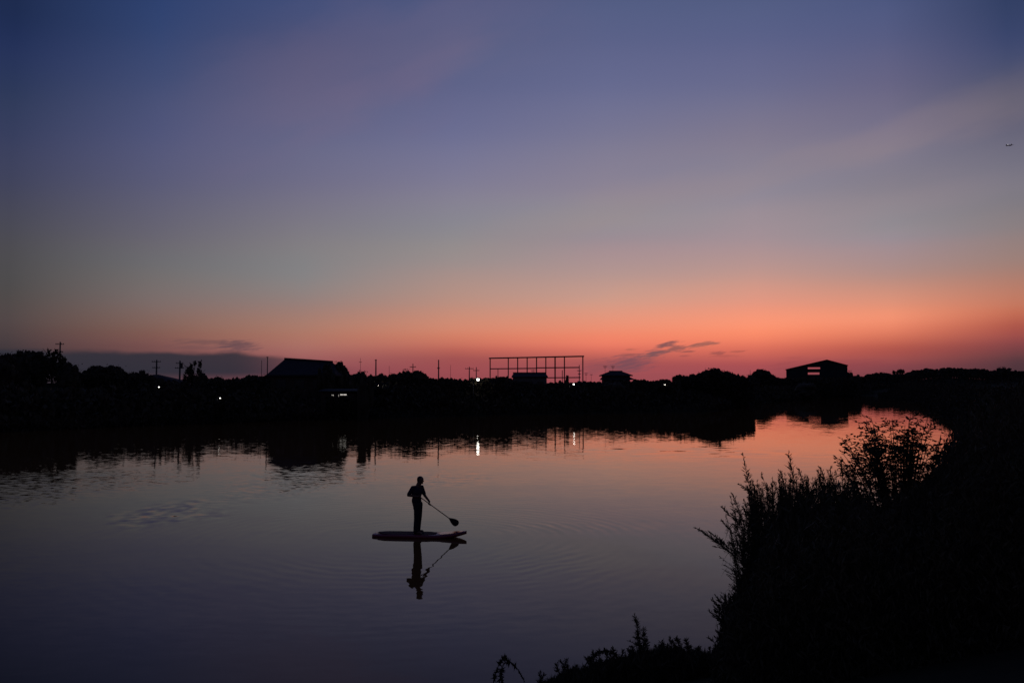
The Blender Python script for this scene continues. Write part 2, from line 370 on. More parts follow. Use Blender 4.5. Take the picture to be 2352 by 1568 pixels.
# broad blotchy swirl left of the paddler
bl = slope((2.0, 1.9), .30, 1.5, 11.0)
S = t.vmath('ADD', S, t.vmath('SCALE', bl, scale=t.math('MULTIPLY', patch(-12.2, 31.0, 2.6, 4.4, .2, .6, 4), .55)))
bl2 = slope((.5, 1.1), .16, 1.5, 21.0)
S = t.vmath('ADD', S, t.vmath('SCALE', bl2, scale=t.math('MULTIPLY', patch(12, 58, 15, 8, .2, .6, 6), .30)))
# rings spreading from the paddle and the board
def rings(cx, cy, wl, amp, r0, r1, seed, side=None):
    d = t.comb(t.math('SUBTRACT', PX, cx), t.math('SUBTRACT', PY, cy))
    r = t.vmath('LENGTH', d)
    n = t.noise(t.comb(t.math('MULTIPLY', PX, .55), t.math('MULTIPLY', PY, .4), seed), 1, 3, .55).outputs[0]
    n2 = t.noise(t.comb(t.math('MULTIPLY', PX, .8), t.math('MULTIPLY', PY, .35), seed+9), 1, 2, .5).outputs[0]
    ph = t.math('ADD', t.math('MULTIPLY', r, 2*math.pi/wl), t.math('MULTIPLY', n, 13.0))
    env = t.math('MULTIPLY', t.rng(r, r0*.3, r0, 0, 1, 'SMOOTHSTEP'), t.rng(r, r0, r1, 1, 0, 'SMOOTHSTEP'))
    env = t.math('MULTIPLY', env, t.rng(n2, .36, .62, .08, 1))
    if side: env = t.math('MULTIPLY', env, t.rng(PX, side[0], side[1], .05, 1, 'SMOOTHSTEP'))
    a = t.math('MULTIPLY', t.math('MULTIPLY', t.math('SINE', ph), env), amp)
    return t.vmath('SCALE', t.vmath('NORMALIZE', d), scale=a)
S = t.vmath('ADD', S, rings(-1.9, 26.2, .40, .026, 2.2, 7.5, 2.0, (-1.2, 1.4)))
S = t.vmath('ADD', S, rings(-3.2, 25.6, .50, .0075, 4.5, 14, 5.0))
sx = t.new('ShaderNodeSeparateXYZ'); t.put(sx.inputs[0], S)
nrm = t.vmath('NORMALIZE', t.comb(sx.outputs[0], sx.outputs[1], 1.0))
t.put(b.inputs['Normal'], nrm)
wt = mesh('water', [(-3000,-3000,0),(3000,-3000,0),(3000,3000,0),(-3000,3000,0)], [(0,1,2,3)], wm)
tag(wt, 'calm river reflecting the sunset sky with faint ripples', kind='structure')

# ------------------------------------------------------------------ foliage card builders (numpy)
def cards(C, D, N, L, Wd):
    """diamond leaves: centre C, direction D, side N, half length L, half width Wd -> verts, faces"""
    n = len(C); D = D/np.linalg.norm(D, axis=1)[:,None]
    S_ = np.cross(D, N); S_ /= np.linalg.norm(S_, axis=1)[:,None]+1e-9
    L = np.broadcast_to(np.asarray(L, float), (n,))[:,None]; Wd = np.broadcast_to(np.asarray(Wd, float), (n,))[:,None]
    V = np.empty((n, 4, 3)); V[:,0] = C-D*L; V[:,1] = C+S_*Wd; V[:,2] = C+D*L; V[:,3] = C-S_*Wd
    return V.reshape(-1, 3), np.arange(n*4).reshape(-1, 4)
def np_mesh(name, V, Fq, mat=None, parent=None):
    me = bpy.data.meshes.new(name); V = np.asarray(V, np.float32); Fq = np.asarray(Fq, np.int32)
    me.vertices.add(len(V)); me.vertices.foreach_set('co', V.ravel())
    me.loops.add(Fq.size); me.loops.foreach_set('vertex_index', Fq.ravel())
    me.polygons.add(len(Fq)); me.polygons.foreach_set('loop_start', np.arange(len(Fq), dtype=np.int32)*Fq.shape[1])
    me.update(calc_edges=True); me.validate()
    return link_mesh(name, me, mat, parent)
def rdir(n, flat=0.0):
    v = rng.normal(size=(n, 3)); v[:,2] *= 1-flat; return v/np.linalg.norm(v, axis=1)[:,None]

# ------------------------------------------------------------------ far trees
def crown_mesh(kind, seed):
    r = np.random.default_rng(seed); Vs, Fs, off = [], [], 0
    nclump, per = {'round':(46, 34), 'broad':(60, 30), 'cone':(46, 30), 'open':(21, 46), 'bush':(40, 34), 'flat':(26, 34)}[kind]
    C = []
    while len(C) < nclump:
        p = r.uniform(-1, 1, 3)
        if kind == 'cone':
            z = (p[2]+1)/2; lim = (1-z)*.85+.08
            if math.hypot(p[0], p[1]) < lim: C.append((p[0]*.5, p[1]*.5, z))
        elif kind == 'open':
            if .45 < np.linalg.norm(p) < 1 and p[2] > -.35: C.append((p[0]*.46, p[1]*.46, .55+p[2]*.42))
        elif kind == 'flat':
            if math.hypot(p[0], p[1]) < 1 and p[2] > -.2: C.append((p[0]*.5, p[1]*.5, .72+p[2]*.22*(1-.6*math.hypot(p[0],p[1]))))
        else:
            q = np.array(p)
            if .35 < np.linalg.norm(q) < 1:
                lo = {'round':.5, 'broad':.5, 'bush':.42}[kind]
                C.append((p[0]*.46, p[1]*.46, lo+p[2]*(.46 if p[2] > 0 else lo-.03)))
    cr = {'round':.13, 'broad':.12, 'cone':.10, 'open':.085, 'bush':.15, 'flat':.09}[kind]
    for c in C:
        k = r.uniform(.6, 1.25)*cr
        P = np.array(c)+r.normal(size=(per, 3))*k*.55
        P[:,2] = np.clip(P[:,2], .01, 1.0)
        N = r.normal(size=(per, 3)); D = r.normal(size=(per, 3))
        k2 = 1.5 if kind in ('open', 'flat') else 1
        V, F_ = cards(P, D, N, r.uniform(.018, .042, per)*k2, r.uniform(.010, .024, per)*k2)
        Vs.append(V); Fs.append(F_+off); off += len(V)
    V = np.vstack(Vs); F_ = [tuple(f) for f in np.vstack(Fs)]
    V = list(map(tuple, V))
    if kind not in ('open',):                     # dense inner foliage
        mb = MB()
        for c in C[:30]:
            mb.ball(c, tuple(cr*r.uniform(.7, 1.15) for _ in range(3)), 7, 5)
        if kind in ('round', 'broad', 'bush'): mb.ball((0, 0, .46), (.38, .38, .40), 9, 6)
        if kind == 'cone': mb.tube([(0,0,.02),(0,0,.6),(0,0,.95)], [.36,.19,.02], 8)
        base = len(V)
        for v in mb.V:
            v = Vector(v); n = .03*math.sin(v.x*40+seed)+.03*math.sin(v.y*37+v.z*29)
            V.append((v.x*(1+n), v.y*(1+n), min(max(v.z*(1+n*.5), .01), .985)))
        F_ += [tuple(base+i for i in f) for f in mb.F]
    me = bpy.data.meshes.new('crown'); me.from_pydata(V, [], F_); me.materials.append(M['treeleaf']); me.update(); return me
def trunk_mesh(kind, seed):
    r = random.Random(seed); mb = MB()
    H = {'open': .75, 'flat': .75}.get(kind, .55)
    pts = [(0,0,-.03), (r.uniform(-.02,.02), 0, H*.35), (r.uniform(-.04,.04), r.uniform(-.03,.03), H)]
    mb.tube(pts, [.032, .024, .010], 7)
    for k in range(12 if kind in ('open', 'flat') else 6):
        a = r.uniform(0, 6.28); z = H*r.uniform(.35, .95); l = r.uniform(.22, .42)
        e = (math.cos(a)*l, math.sin(a)*l, min(z+r.uniform(.12, .36), .93))
        m_ = (e[0]*.45, e[1]*.5, z+(e[2]-z)*.35)
        mb.tube([(0,0,z-.02), m_, e], [.012, .008, .003], 5)
    me = bpy.data.meshes.new('trunk'); me.from_pydata([tuple(v) for v in mb.V], [], mb.F); me.materials.append(M['bark']); me.update(); return me
CR = {k: [(crown_mesh(k, 10*i+j), trunk_mesh(k, 10*i+j)) for j in range(n)]
      for i, (k, n) in enumerate((('round', 3), ('broad', 3), ('cone', 1), ('open', 2), ('bush', 3), ('flat', 2)))}
def tree(px, ytop, wpx, Y, kind, label, cat='tree', group=None, name=None):
    p = at(px, ytop, Y); z0 = gz(p.x, p.y); H = p.z-z0; wd = wpx*Y/1960
    root = empty(name or ('bush' if kind == 'bush' else 'tree'), (p.x, p.y, z0), random.uniform(0, 6.28))
    tag(root, label, cat, group)
    cm, tm = random.choice(CR[kind])
    c = link_mesh('crown', cm, None, root); c.scale = (wd, wd*.9, H)
    tk = link_mesh('trunk', tm, None, root); k = min(H, wd*1.4); tk.scale = (k, k, H)
    return root
BT = 'trees of the far tree line'
# x, top y, width, distance, kind, label
T = [
 (-60, 806, 110, 118, 'round', 'tall dark tree at the left edge of the photo, on the far bank'),
 (12, 812, 66, 112, 'round', 'leftmost full-crowned tree on the far bank, at the left photo edge'),
 (47, 804, 56, 118, 'broad', 'tall tree with a bumpy dark crown near the left edge, second from the left'),
 (84, 806, 60, 121, 'round', 'highest rounded tree of the left clump, left of the open branching tree'),
 (121, 794, 62, 116, 'open', 'open thin-branched tree with sky showing through, beside the leftmost power pole'),
 (160, 832, 54, 110, 'broad', 'rounded tree at the right end of the tall left clump'),
 (222, 840, 50, 125, 'round', 'left half of the low rounded tree mound right of the tall left clump'),
 (262, 837, 54, 128, 'broad', 'highest low round tree between the tall left clump and the low hipped roof'),
 (296, 853, 40, 126, 'bush', 'low bushy tree just left of the small flat-topped tree'),
 (328, 850, 32, 130, 'round', 'small flat-topped tree touching the left end of the low hipped roof'),
 (446, 822, 50, 128, 'open', 'lone umbrella-shaped tree with a leggy open crown, right of two power poles'),
 (462, 852, 36, 126, 'bush', 'dark bush under the right side of the lone umbrella-shaped tree'),
 (502, 860, 34, 128, 'broad', 'small round tree in the dip right of the lone umbrella-shaped tree'),
 (538, 868, 40, 132, 'bush', 'lowest bush in the dip left of the steep gabled house'),
 (580, 860, 42, 130, 'broad', 'bush with twiggy top below the pair of thin masts, left of the gabled house'),
 (612, 858, 30, 133, 'bush', 'bush touching the left foot of the steep gabled house'),
 (750, 834, 46, 117, 'round', 'tree in front of the right half of the gabled roof'),
 (776, 829, 40, 121, 'round', 'tree growing over the right end of the gabled house ridge'),
 (790, 838, 24, 122, 'broad', 'narrow tree forming the right shoulder beside the gabled house'),
 (806, 860, 24, 128, 'bush', 'low bush in the notch right of the gabled house'),
 (835, 851, 46, 110, 'round', 'rounded tree left of the tall bare mast and its bright lamp'),
 (878, 860, 34, 138, 'bush', 'low bush behind the bright lamp left of the tree mound'),
 (903, 857, 30, 138, 'broad', 'small tree at the left foot of the twin-topped mound'),
 (930, 848, 32, 136, 'round', 'left and higher tree of the twin-topped mound by a crossarm pole'),
 (962, 853, 40, 136, 'broad', 'right-hand wide tree of the twin-topped mound by a crossarm pole'),
 (990, 865, 30, 138, 'bush', 'low bush sloping down to the tall thin pole'),
 (1022, 869, 40, 142, 'bush', 'flat low bush just right of the tall thin pole'),
 (1058, 867, 36, 142, 'bush', 'flat low bush left of the twin crossarm poles'),
 (1092, 869, 34, 146, 'bush', 'low bush behind the brightest lamp'),
 (1138, 863, 46, 150, 'bush', 'rounded bush in front of the left bay of the steel frame'),
 (1168, 867, 26, 152, 'bush', 'low bush against the left wall of the hip-roofed house under the frame'),
 (1270, 876, 40, 154, 'bush', 'very low bush between the hip-roofed house and the pointed conifer'),
 (1302, 862, 34, 150, 'cone', 'pointed conifer under the right half of the steel frame'),
 (1340, 872, 48, 152, 'bush', 'low rounded bush under the right end post of the steel frame'),
 (1362, 875, 30, 156, 'bush', 'low bush left of the small hip-roofed house'),
 (1412, 874, 70, 150, 'bush', 'wide dark bush in front of the small hip-roofed house'),
 (1470, 873, 40, 196, 'bush', 'low bush right of the small hip-roofed house'),
 (1500, 871, 36, 200, 'bush', 'flat-topped low bush left of the rightmost lamp'),
 (1532, 868, 40, 202, 'bush', 'low bush right behind the rightmost lamp'),
 (1572, 860, 50, 168, 'bush', 'left slope of the big ragged thicket reflected as a dark lobe'),
 (1608, 851, 52, 166, 'broad', 'ragged tree left of the highest top of the big thicket'),
 (1638, 846, 54, 166, 'round', 'highest ragged tree of the big thicket in the right half'),
 (1668, 851, 50, 168, 'broad', 'ragged tree right of the highest top of the big thicket'),
 (1698, 860, 48, 172, 'bush', 'right slope of the big ragged thicket'),
 (1728, 858, 40, 276, 'bush', 'bush between the big thicket and the flat-topped round tree'),
 (1749, 847, 40, 282, 'round', 'flat-topped round tree midway between big thicket and tall shed'),
 (1770, 856, 26, 285, 'bush', 'small bush stepping down right of the flat-topped round tree'),
 (1792, 866, 34, 300, 'bush', 'low bush at the left foot of the tall gabled shed'),
 (1834, 866, 50, 318, 'bush', 'dark bush in front of the left part of the tall gabled shed'),
 (1880, 868, 50, 318, 'bush', 'dark bush in front of the middle of the tall gabled shed'),
 (1925, 866, 50, 318, 'bush', 'dark bush in front of the right part of the tall gabled shed'),
 (1950, 851, 26, 352, 'round', 'small round tree touching the right wall of the tall gabled shed'),
 (1968, 858, 30, 360, 'bush', 'low bush in the dip right of the tall gabled shed'),
 (2000, 857, 30, 440, 'broad', 'low tree at the left start of the long wooded ridge'),
 (2026, 854, 34, 445, 'broad', 'low tree on the ridge just left of the arched tree with a gap'),
 (2064, 846, 24, 430, 'flat', 'small arched tree on the ridge with sky showing under its crown'),
 (2304, 842, 34, 440, 'round', 'round tree rising above the right end of the wooded ridge'),
 (1848, 873, 60, 250, 'bush', 'bush on the water side of the shed, left one'),
]
for a in T: tree(*a[:5], a[5], 'bush' if a[4] == 'bush' else 'tree')

# scrub, reeds and hedges along the far water line: nobody could count it
def interp(x, prof):
    xs, ys = zip(*prof); return np.interp(x, xs, ys)
def scrub(name, pts, hs, spread, n, seed, size, label, mat='treeleaf'):
    r = np.random.default_rng(seed); pts = np.array(pts, float); hs = np.array(hs, float)
    seg = np.hypot(*(np.diff(pts, axis=0)).T); cum = np.concatenate([[0], np.cumsum(seg)])
    s = r.uniform(0, cum[-1], n); P = np.column_stack([np.interp(s, cum, pts[:,0]), np.interp(s, cum, pts[:,1])])
    h = np.interp(s, cum, hs); h *= .72+.28*np.sin(s*.55+seed)*np.sin(s*.23+1.3*seed)+.12*np.sin(s*1.9)
    P += r.normal(size=P.shape)*spread
    ok = river_sd(P) > -.1; P, s, h = P[ok], s[ok], h[ok]; n = len(P)
    z0 = np.maximum(ground_z(P), -.1); z = z0+h*r.power(1.3, n)*1.0
    C = np.column_stack([P, z]); D = r.normal(size=(n, 3)); D[:,2] = np.abs(D[:,2])*1.5+.3
    V, F_ = cards(C, D, r.normal(size=(n, 3)), r.uniform(.5, 1.3, n)*size, r.uniform(.3, .7, n)*size)
    o = np_mesh(name, V, F_, M[mat]); tag(o, label, 'vegetation', kind='stuff'); return o
scrub('riverside_scrub', [(-130,68),(-62,77),(-53,86),(-47,93),(-39,102),(-29,111.5)], [2.4,2.4,2.4,2.4,2.3,2.1], 2.0, 26000, 3, .42,
      'dark scrub and reeds along the left part of the far bank')
scrub('riverside_scrub', [(-19,120),(-11,124),(-2,131),(15,140),(34,149),(45,172),(58,200)], [2.4,2.2,2.0,1.9,1.7,1.5,1.4], 2.2, 26000, 4, .42,
      'dark scrub and reeds along the middle of the far bank')
scrub('riverside_scrub', [(62,212),(88,262),(112,310),(125,335),(150,345)], [1.8,1.8,2,2,2], 3.5, 14000, 5, .6,
      'dark scrub at the far bend of the river below the tall shed')
scrub('riverside_scrub', [(29,42),(41,64),(54,94),(69,130),(100,202),(130,285),(150,322)], [1.8,2.4,2.4,2.4,2.6,3,3], 2.2, 60000, 6, .2,
      'dark scrub along the right bank beyond the leafy shrub')
scrub('riverside_scrub', [(36,44),(60,70),(85,110),(110,160)], [3,3.4,3.6,3.6], 6, 40000, 16, .25,
      'dark scrub mass on the land behind the right bank')
edge = [tuple(q) for q in RIV[10:-2]]
scrub('shore_reeds', edge[:16], [1.1]*16, 1.3, 46000, 51, .22, 'low dark reeds at the water edge of the far bend')
scrub('shore_reeds', edge[15:], [1.1]*len(edge[15:]), 1.3, 40000, 52, .22, 'low dark reeds at the water edge of the far bank')
# the lower, unbroken part of the tree line
def treeline(prof, y0, y1, n, seed, label, size=.22):
    r = np.random.default_rng(seed); px = r.uniform(prof[0][0], prof[-1][0], n); Y = r.uniform(y0, y1, n)
    P = np.column_stack([(px-1176)/1960*Y, Y]); z0 = ground_z(P)
    zt = EYE+(880-interp(px, prof))*Y/1960+np.interp(px, np.arange(-500, 2100, 3.1), r.normal(size=839)*.13)+np.interp(px, np.arange(-500, 2100, 11.3), r.normal(size=231)*.16)
    z = z0+np.maximum(zt-z0, .5)*r.power(2.0, n)
    V, F_ = cards(np.column_stack([P, z]), r.normal(size=(n, 3)), r.normal(size=(n, 3)), r.uniform(.6, 1.4, n)*size, r.uniform(.3, .8, n)*size)
    tag(np_mesh('distant_trees', V, F_, M['treeleaf']), label, 'vegetation', kind='stuff')
treeline([(-400,820),(-60,812),(0,818),(30,816),(42,808),(80,810),(96,818),(135,832),(157,836),(171,842),(182,857),(200,851),(217,845),(260,841),(282,850),(290,857),(332,857),(345,866),(413,878),(424,882),(470,872),(500,866),(512,872),(555,872),(575,864),(627,864)], 121, 150, 60000, 8, 'lower unbroken part of the dark tree line, left of the gabled house')
treeline([(627,864),(760,850),(775,840),(795,842),(803,862),(830,860),(860,863),(893,862),(910,860),(925,853),(945,854),(975,859),(985,867),(1005,871),(1028,870),(1062,873),(1124,871),(1150,868),(1176,871)], 128, 152, 34000, 18, 'lower unbroken part of the dark tree line, right of the gabled house')
treeline([(1176,876),(1256,881),(1290,880),(1319,880),(1350,877),(1372,877),(1400,876),(1460,876),(1500,874),(1562,872)], 150, 172, 20000, 28, 'low dark hedgerow under the steel frame and the small hip-roofed house')
treeline([(1545,869),(1562,865),(1595,862),(1604,854),(1622,851),(1645,848),(1662,854),(1690,861),(1705,866),(1722,868),(1732,874)], 162, 180, 16000, 38, 'dense body of the big ragged thicket', .26)
treeline([(1722,866),(1733,854),(1765,852),(1775,862),(1782,868),(1811,868),(1950,868),(1975,866)], 275, 318, 16000, 48, 'low dark growth round the tall gabled shed', .4)
# wooded ridge at the right
r_ = np.random.default_rng(9); n = 60000
prof = [(1960,862),(1976,866),(1995,859),(2026,858),(2055,859),(2075,858),(2094,852),(2122,847),(2150,847),(2179,844),(2215,846),(2247,847),(2282,851),(2304,848),(2324,851),(2352,853),(2500,856),(3200,866)]
px = r_.uniform(1960, 2900, n); Y = r_.uniform(395, 500, n)
X = (px-1176)/1960*Y; P = np.column_stack([X, Y]); z0 = ground_z(P)
zt = EYE+(880-interp(px, prof))*Y/1960+np.interp(px, np.arange(1900, 3000, 4.), r_.normal(size=275)*.28)-.3
z = z0+np.maximum(zt-z0, 2.0)*r_.power(1.8, n)
V, F_ = cards(np.column_stack([P, z]), r_.normal(size=(n, 3)), r_.normal(size=(n, 3)), r_.uniform(.3, .7, n), r_.uniform(.2, .5, n))
tag(np_mesh('distant_woods', V, F_, M['treeleaf']), 'far wooded ridge at the right, one dark mass of trees', 'woods', kind='stuff')

# ------------------------------------------------------------------ buildings
def wall_box(w_, d_, h, name, mat, parent, z0=-.6):
    return MB().box((0,0,(h+z0)/2), (w_, d_, h-z0)).build(name, mat, parent)
def window(parent, x, y, z, ww, hh, lit=None):
    f = MB()
    for sx in (-1, 1): f.box((x+sx*ww/2, y, z), (.09, .10, hh+.09))
    for sz in (-1, 1): f.box((x, y-.003, z+sz*hh/2), (ww-.09, .10, .09))
    f.box((x, y-.005, z), (.05, .08, hh-.1))
    fo = f.build('window', M['frame'], parent)
    MB().box((x, y+.02, z), (ww-.02, .04, hh-.02)).build('pane', lit or M['glass'], fo)
def antenna(parent, x, y, z, h):
    mb = MB().tube([(x,y,z-.2),(x,y,z+h)], [.035,.025], 5)
    for k in range(4): mb.tube([(x-.5+.07*k,y,z+h-.15-.14*k),(x+.5-.07*k,y,z+h-.15-.14*k)], .022, 4)
    mb.build('antenna', M['frame'], parent)
def hip_roof(w_, d_, z0, z1, top, over, mat, parent, name='roof'):
    a, b2 = w_/2+over, d_/2+over; t_ = top/2
    V = [(-a,-b2,z0),(a,-b2,z0),(a,b2,z0),(-a,b2,z0),(-a,-b2,z0+.18),(a,-b2,z0+.18),(a,b2,z0+.18),(-a,b2,z0+.18),(-t_,-.15,z1),(t_,-.15,z1),(t_,.15,z1),(-t_,.15,z1)]
    Fc = [(3,2,1,0),(0,1,5,4),(1,2,6,5),(2,3,7,6),(3,0,4,7),(4,5,9,8),(5,6,10,9),(6,7,11,10),(7,4,8,11),(8,9,10,11)]
    o = mesh(name, V, Fc, mat, parent)
    rb = MB(); rb.box((0,0,z1+.06), (top+.3, .34, .16)).build('ridge_cap', mat, o)
    return o
def house(px, Y, rz, label, name='house'):
    X = (px-1176)/1960*Y; z0 = gz(X, Y); r0 = empty(name, (X, Y, z0), rz); tag(r0, label, 'house'); return r0, z0
def zat(py, Y): return at(1176, py, Y).z
# steep gabled farmhouse
Y = 121; root, z0 = house(704, Y, R(-4), 'big farmhouse with a steep gabled roof, tallest roof in the left half')
e = zat(860, Y)-z0; rdg = zat(824.5, Y)-z0; L = 8.6
wall_box(8.2, 6.0, e, 'wall', M['timber'], root)
a, b2 = 4.1+.45, 3.4
V = [(-a,-b2,e-.25),(a+.6,-b2,e-.25),(a+.6,b2,e-.25),(-a,b2,e-.25),(-3.15,0,rdg),(3.75,0,rdg-.45),
     (-a,-b2,e-.05),(a+.6,-b2,e-.05),(a+.6,b2,e-.05),(-a,b2,e-.05)]
ro = mesh('roof', V, [(3,2,1,0),(0,1,7,6),(1,2,8,7),(2,3,9,8),(3,0,6,9),(6,7,5,4),(8,9,4,5),(9,6,4),(7,8,5)], M['roof'], root)
MB().tube([(-3.2,0,rdg+.06),(3.8,0,rdg-.39)], .16, 6).build('ridge_cap', M['roof'], ro)
for x in (-2.6, 0, 2.6): window(root, x, -3.03, e-1.3, 1.2, 1.1)
# house with a low hipped roof at left
Y = 134; root, z0 = house(376, Y, 0, 'low dark house with a shallow roof sloping down to the right, behind two power poles')
e = zat(876, Y)-z0; rdg = zat(860, Y)-z0
wall_box(5.6, 5, e, 'wall', M['wall'], root)
V = [(-3.1,-2.9,e),(3.4,-2.9,e-.05),(3.4,2.9,e-.05),(-3.1,2.9,e),(-1.6,0,rdg),(-.8,0,rdg+.02)]
mesh('roof', V, [(3,2,1,0),(0,1,5,4),(1,2,5),(2,3,4,5),(3,0,4)], M['roof'], root)
for x in (-1.5, 1.3): window(root, x, -2.53, e-1.2, 1.1, 1.0)
# hip roofed house under the frame
Y = 158; root, z0 = house(1216, Y, 0, 'wide hip-roofed house standing in front of the steel frame')
e = zat(867, Y)-z0; rdg = zat(856.5, Y)-z0
wall_box(6.2, 5.0, e, 'wall', M['wall'], root); hip_roof(6.2, 5.0, e, rdg, 5.9, .22, M['roof'], root)
antenna(root, .7, 0, rdg, .7)
for x in (-2, 0, 2): window(root, x, -2.53, e-1.3, 1.1, 1.1)
# small two storey hip roofed house
Y = 186; root, z0 = house(1414, Y, 0, 'small two-storey house with overhanging hip roof, between steel frame and big thicket')
e1 = zat(869, Y)-z0; e2 = zat(862.5, Y)-z0; rdg = zat(852.5, Y)-z0
wall_box(5.6, 4.6, e2, 'wall', M['wall'], root); hip_roof(5.6, 4.6, e2-.1, rdg, 2.6, .55, M['roof'], root)
mesh('lower_roof', [(-3.3,-3.3,e1-.3),(3.9,-3.3,e1-.3),(3.9,2.4,e1-.3),(-3.3,2.4,e1-.3),(-2.85,-2.35,e1+.25),(2.85,-2.35,e1+.25),(2.85,2.3,e1+.25),(-2.85,2.3,e1+.25)],
     [(3,2,1,0),(0,1,5,4),(1,2,6,5),(2,3,7,6),(3,0,4,7),(4,5,6,7)], M['roof'], root)
antenna(root, -2.3, 0, e2+.2, 2.1); antenna(root, -.6, 0, rdg, 1.3)
for x in (-1.6, .2, 1.8): window(root, x, -2.33, e2-.7, .9, .8)
# tall open-fronted shed at right
Y = 345; root, z0 = house(1875, Y, R(-19.6), 'tall gabled shed with two glowing slits where sky shows through', 'shed')
hl, hr, hp = zat(849, Y)-z0, zat(840, Y)-z0, zat(827.5, Y)-z0
x0, x1, xp = -11.6, 11.6, 4.0; D_ = 5
def gy(x): return hl+(hp-hl)*(x-x0)/(xp-x0) if x < xp else hp+(hr-hp)*(x-xp)/(x1-xp)
sl0, sl1 = -3.3, 1.4; zA, zB, zC, zD = zat(860,Y)-z0, zat(855,Y)-z0, zat(847.5,Y)-z0, zat(843,Y)-z0
for yy, nm in ((-D_/2, 'front_wall'), (D_/2-.3, 'back_wall')):
    mb = MB()
    def prism(xa, xb, za, zb1, zb2):
        i = len(mb.V)
        for y in (yy, yy+.3): mb.V.extend([(xa,y,za),(xb,y,za),(xb,y,zb2),(xa,y,zb1)])
        mb.F.extend([tuple(i+k for k in f) for f in ((0,1,2,3),(7,6,5,4),(0,4,5,1),(1,5,6,2),(2,6,7,3),(3,7,4,0))])
    prism(x0, sl0, -1, gy(x0), gy(sl0)); prism(sl0, sl1, -1, zA, zA); prism(sl0, sl1-.3, zB, zC, zC)
    prism(sl1-.3, sl1, zA, zC, zC)
    prism(sl0, sl1, zD, gy(sl0), gy(sl1)); prism(sl1, xp, -1, gy(sl1), hp); prism(xp, x1, -1, hp, hr)
    mb.build(nm, M['metalroof'], root)
for xx in (x0+.15, x1-.15): MB().box((xx, 0, (gy(xx)-1)/2-.1), (.28, D_-.62, gy(xx)+.8)).build('side_wall', M['metalroof'], root)
for (xa, xb) in ((x0-.3, xp), (xp, x1+.3)):
    za, zb = (gy(x0)-.05, hp) if xa < xp-.01 else (hp, gy(x1)-.1)
    V = [(xa,-D_/2-.4,za+.02),(xb,-D_/2-.4,zb+.02),(xb,D_/2+.4,zb+.02),(xa,D_/2+.4,za+.02)]; V += [(x,y,z+.25) for x,y,z in V]
    mesh('roof', V, [(3,2,1,0),(4,5,6,7),(0,1,5,4),(1,2,6,5),(2,3,7,6),(3,0,4,7)], M['metalroof'], root)
# small lit shed on the bank
Y = 112.5; X = (784-1176)/1960*Y; z0 = gz(X, Y); root = empty('hut', (X, Y, z0), 0)
tag(root, 'small dark hut on the far bank with bright lit windows, below the gabled house', 'hut')
wall_box(4.6, 3.0, zat(899,Y)-z0, 'wall', M['timber'], root)
hz = zat(899, Y)-z0
mesh('roof', [(-2.6,-1.8,hz),(2.6,-1.8,hz),(2.6,1.8,hz+.25),(-2.6,1.8,hz+.25),(-2.6,-1.8,hz+.1),(2.6,-1.8,hz+.1),(2.6,1.8,hz+.37),(-2.6,1.8,hz+.37)],
     [(3,2,1,0),(4,5,6,7),(0,1,5,4),(1,2,6,5),(2,3,7,6),(3,0,4,7)], M['metalroof'], root)
def pw(px_): return (px_-1176)/1960*(Y-1.5)-X
window(root, pw(789), -1.53, zat(905.7, Y)-z0, 1.0, .26, M['winlit'])
window(root, pw(779.5), -1.53, zat(908.2, Y)-z0, .22, .42, M['winlit'])
window(root, pw(765), -1.53, zat(907.6, Y)-z0, .34, .30, M['winlit'])
# dimly lit shelter beside it
Y2 = 112; X2 = (819-1176)/1960*Y2; z2 = gz(X2, Y2); root = empty('hut', (X2, Y2, z2), 0)
tag(root, 'tiny hut with one faint lit window, right of the brightly lit hut', 'hut')
h2 = zat(903, Y2)-z2; wall_box(1.7, 1.6, h2, 'wall', M['timber'], root); MB().box((0,0,h2+.06), (2.1, 2.0, .14)).build('roof', M['metalroof'], root)
window(root, 0, -.83, zat(911.3, Y2)-z2, .22, .4, M['windim'])

# ------------------------------------------------------------------ steel frame
Y = 200
root = empty('steel_frame', (at(1232, 870, Y).x, Y, gz(at(1232, 870, Y).x, Y)), 0); ox, oz = root.location.x, root.location.z
tag(root, 'tall open steel frame of posts and beams rising above the roofs', 'steel frame')
rot = .10
def fp(px_, py_):                              # frame point: its left end stands farther off
    Yp = Y+8-(px_-1125)/213*16; p = at(px_, py_, Yp); return (p.x-ox, p.y-Y, p.z-oz)
def postbase(px_):
    x, y, z = fp(px_, 870); return (x, y, gz(x+ox, y+Y)-oz-.3)
topy = lambda x: 822.5-(x-1125.6)/213*4.5
for x in (1125.8, 1167.5, 1189, 1210.8, 1232.4, 1253.7, 1274.9, 1296.4, 1338.7):
    MB().tube([postbase(x), fp(x, topy(x))], .13 if x != 1274.9 else .16, 8).build('post', M['steel'], root)
MB().tube([fp(1123.6, 822.6), fp(1341, 818)], .16, 8).build('top_beam', M['steel'], root)
MB().tube([fp(1126, 846.8), fp(1232.4, 845.6)], .13, 8).build('middle_beam', M['steel'], root)
MB().tube([fp(1232.4, 844.6), fp(1331, 843.6)], .13, 8).build('middle_beam', M['steel'], root)
MB().tube([fp(1256, 867.3), fp(1333, 866.6)], .12, 8).build('lower_beam', M['steel'], root)
for x, y_ in ((1143.8, 846.5), (1291.5, 850)): MB().tube([postbase(x), fp(x, y_)], .09, 6).build('short_post', M['steel'], root)

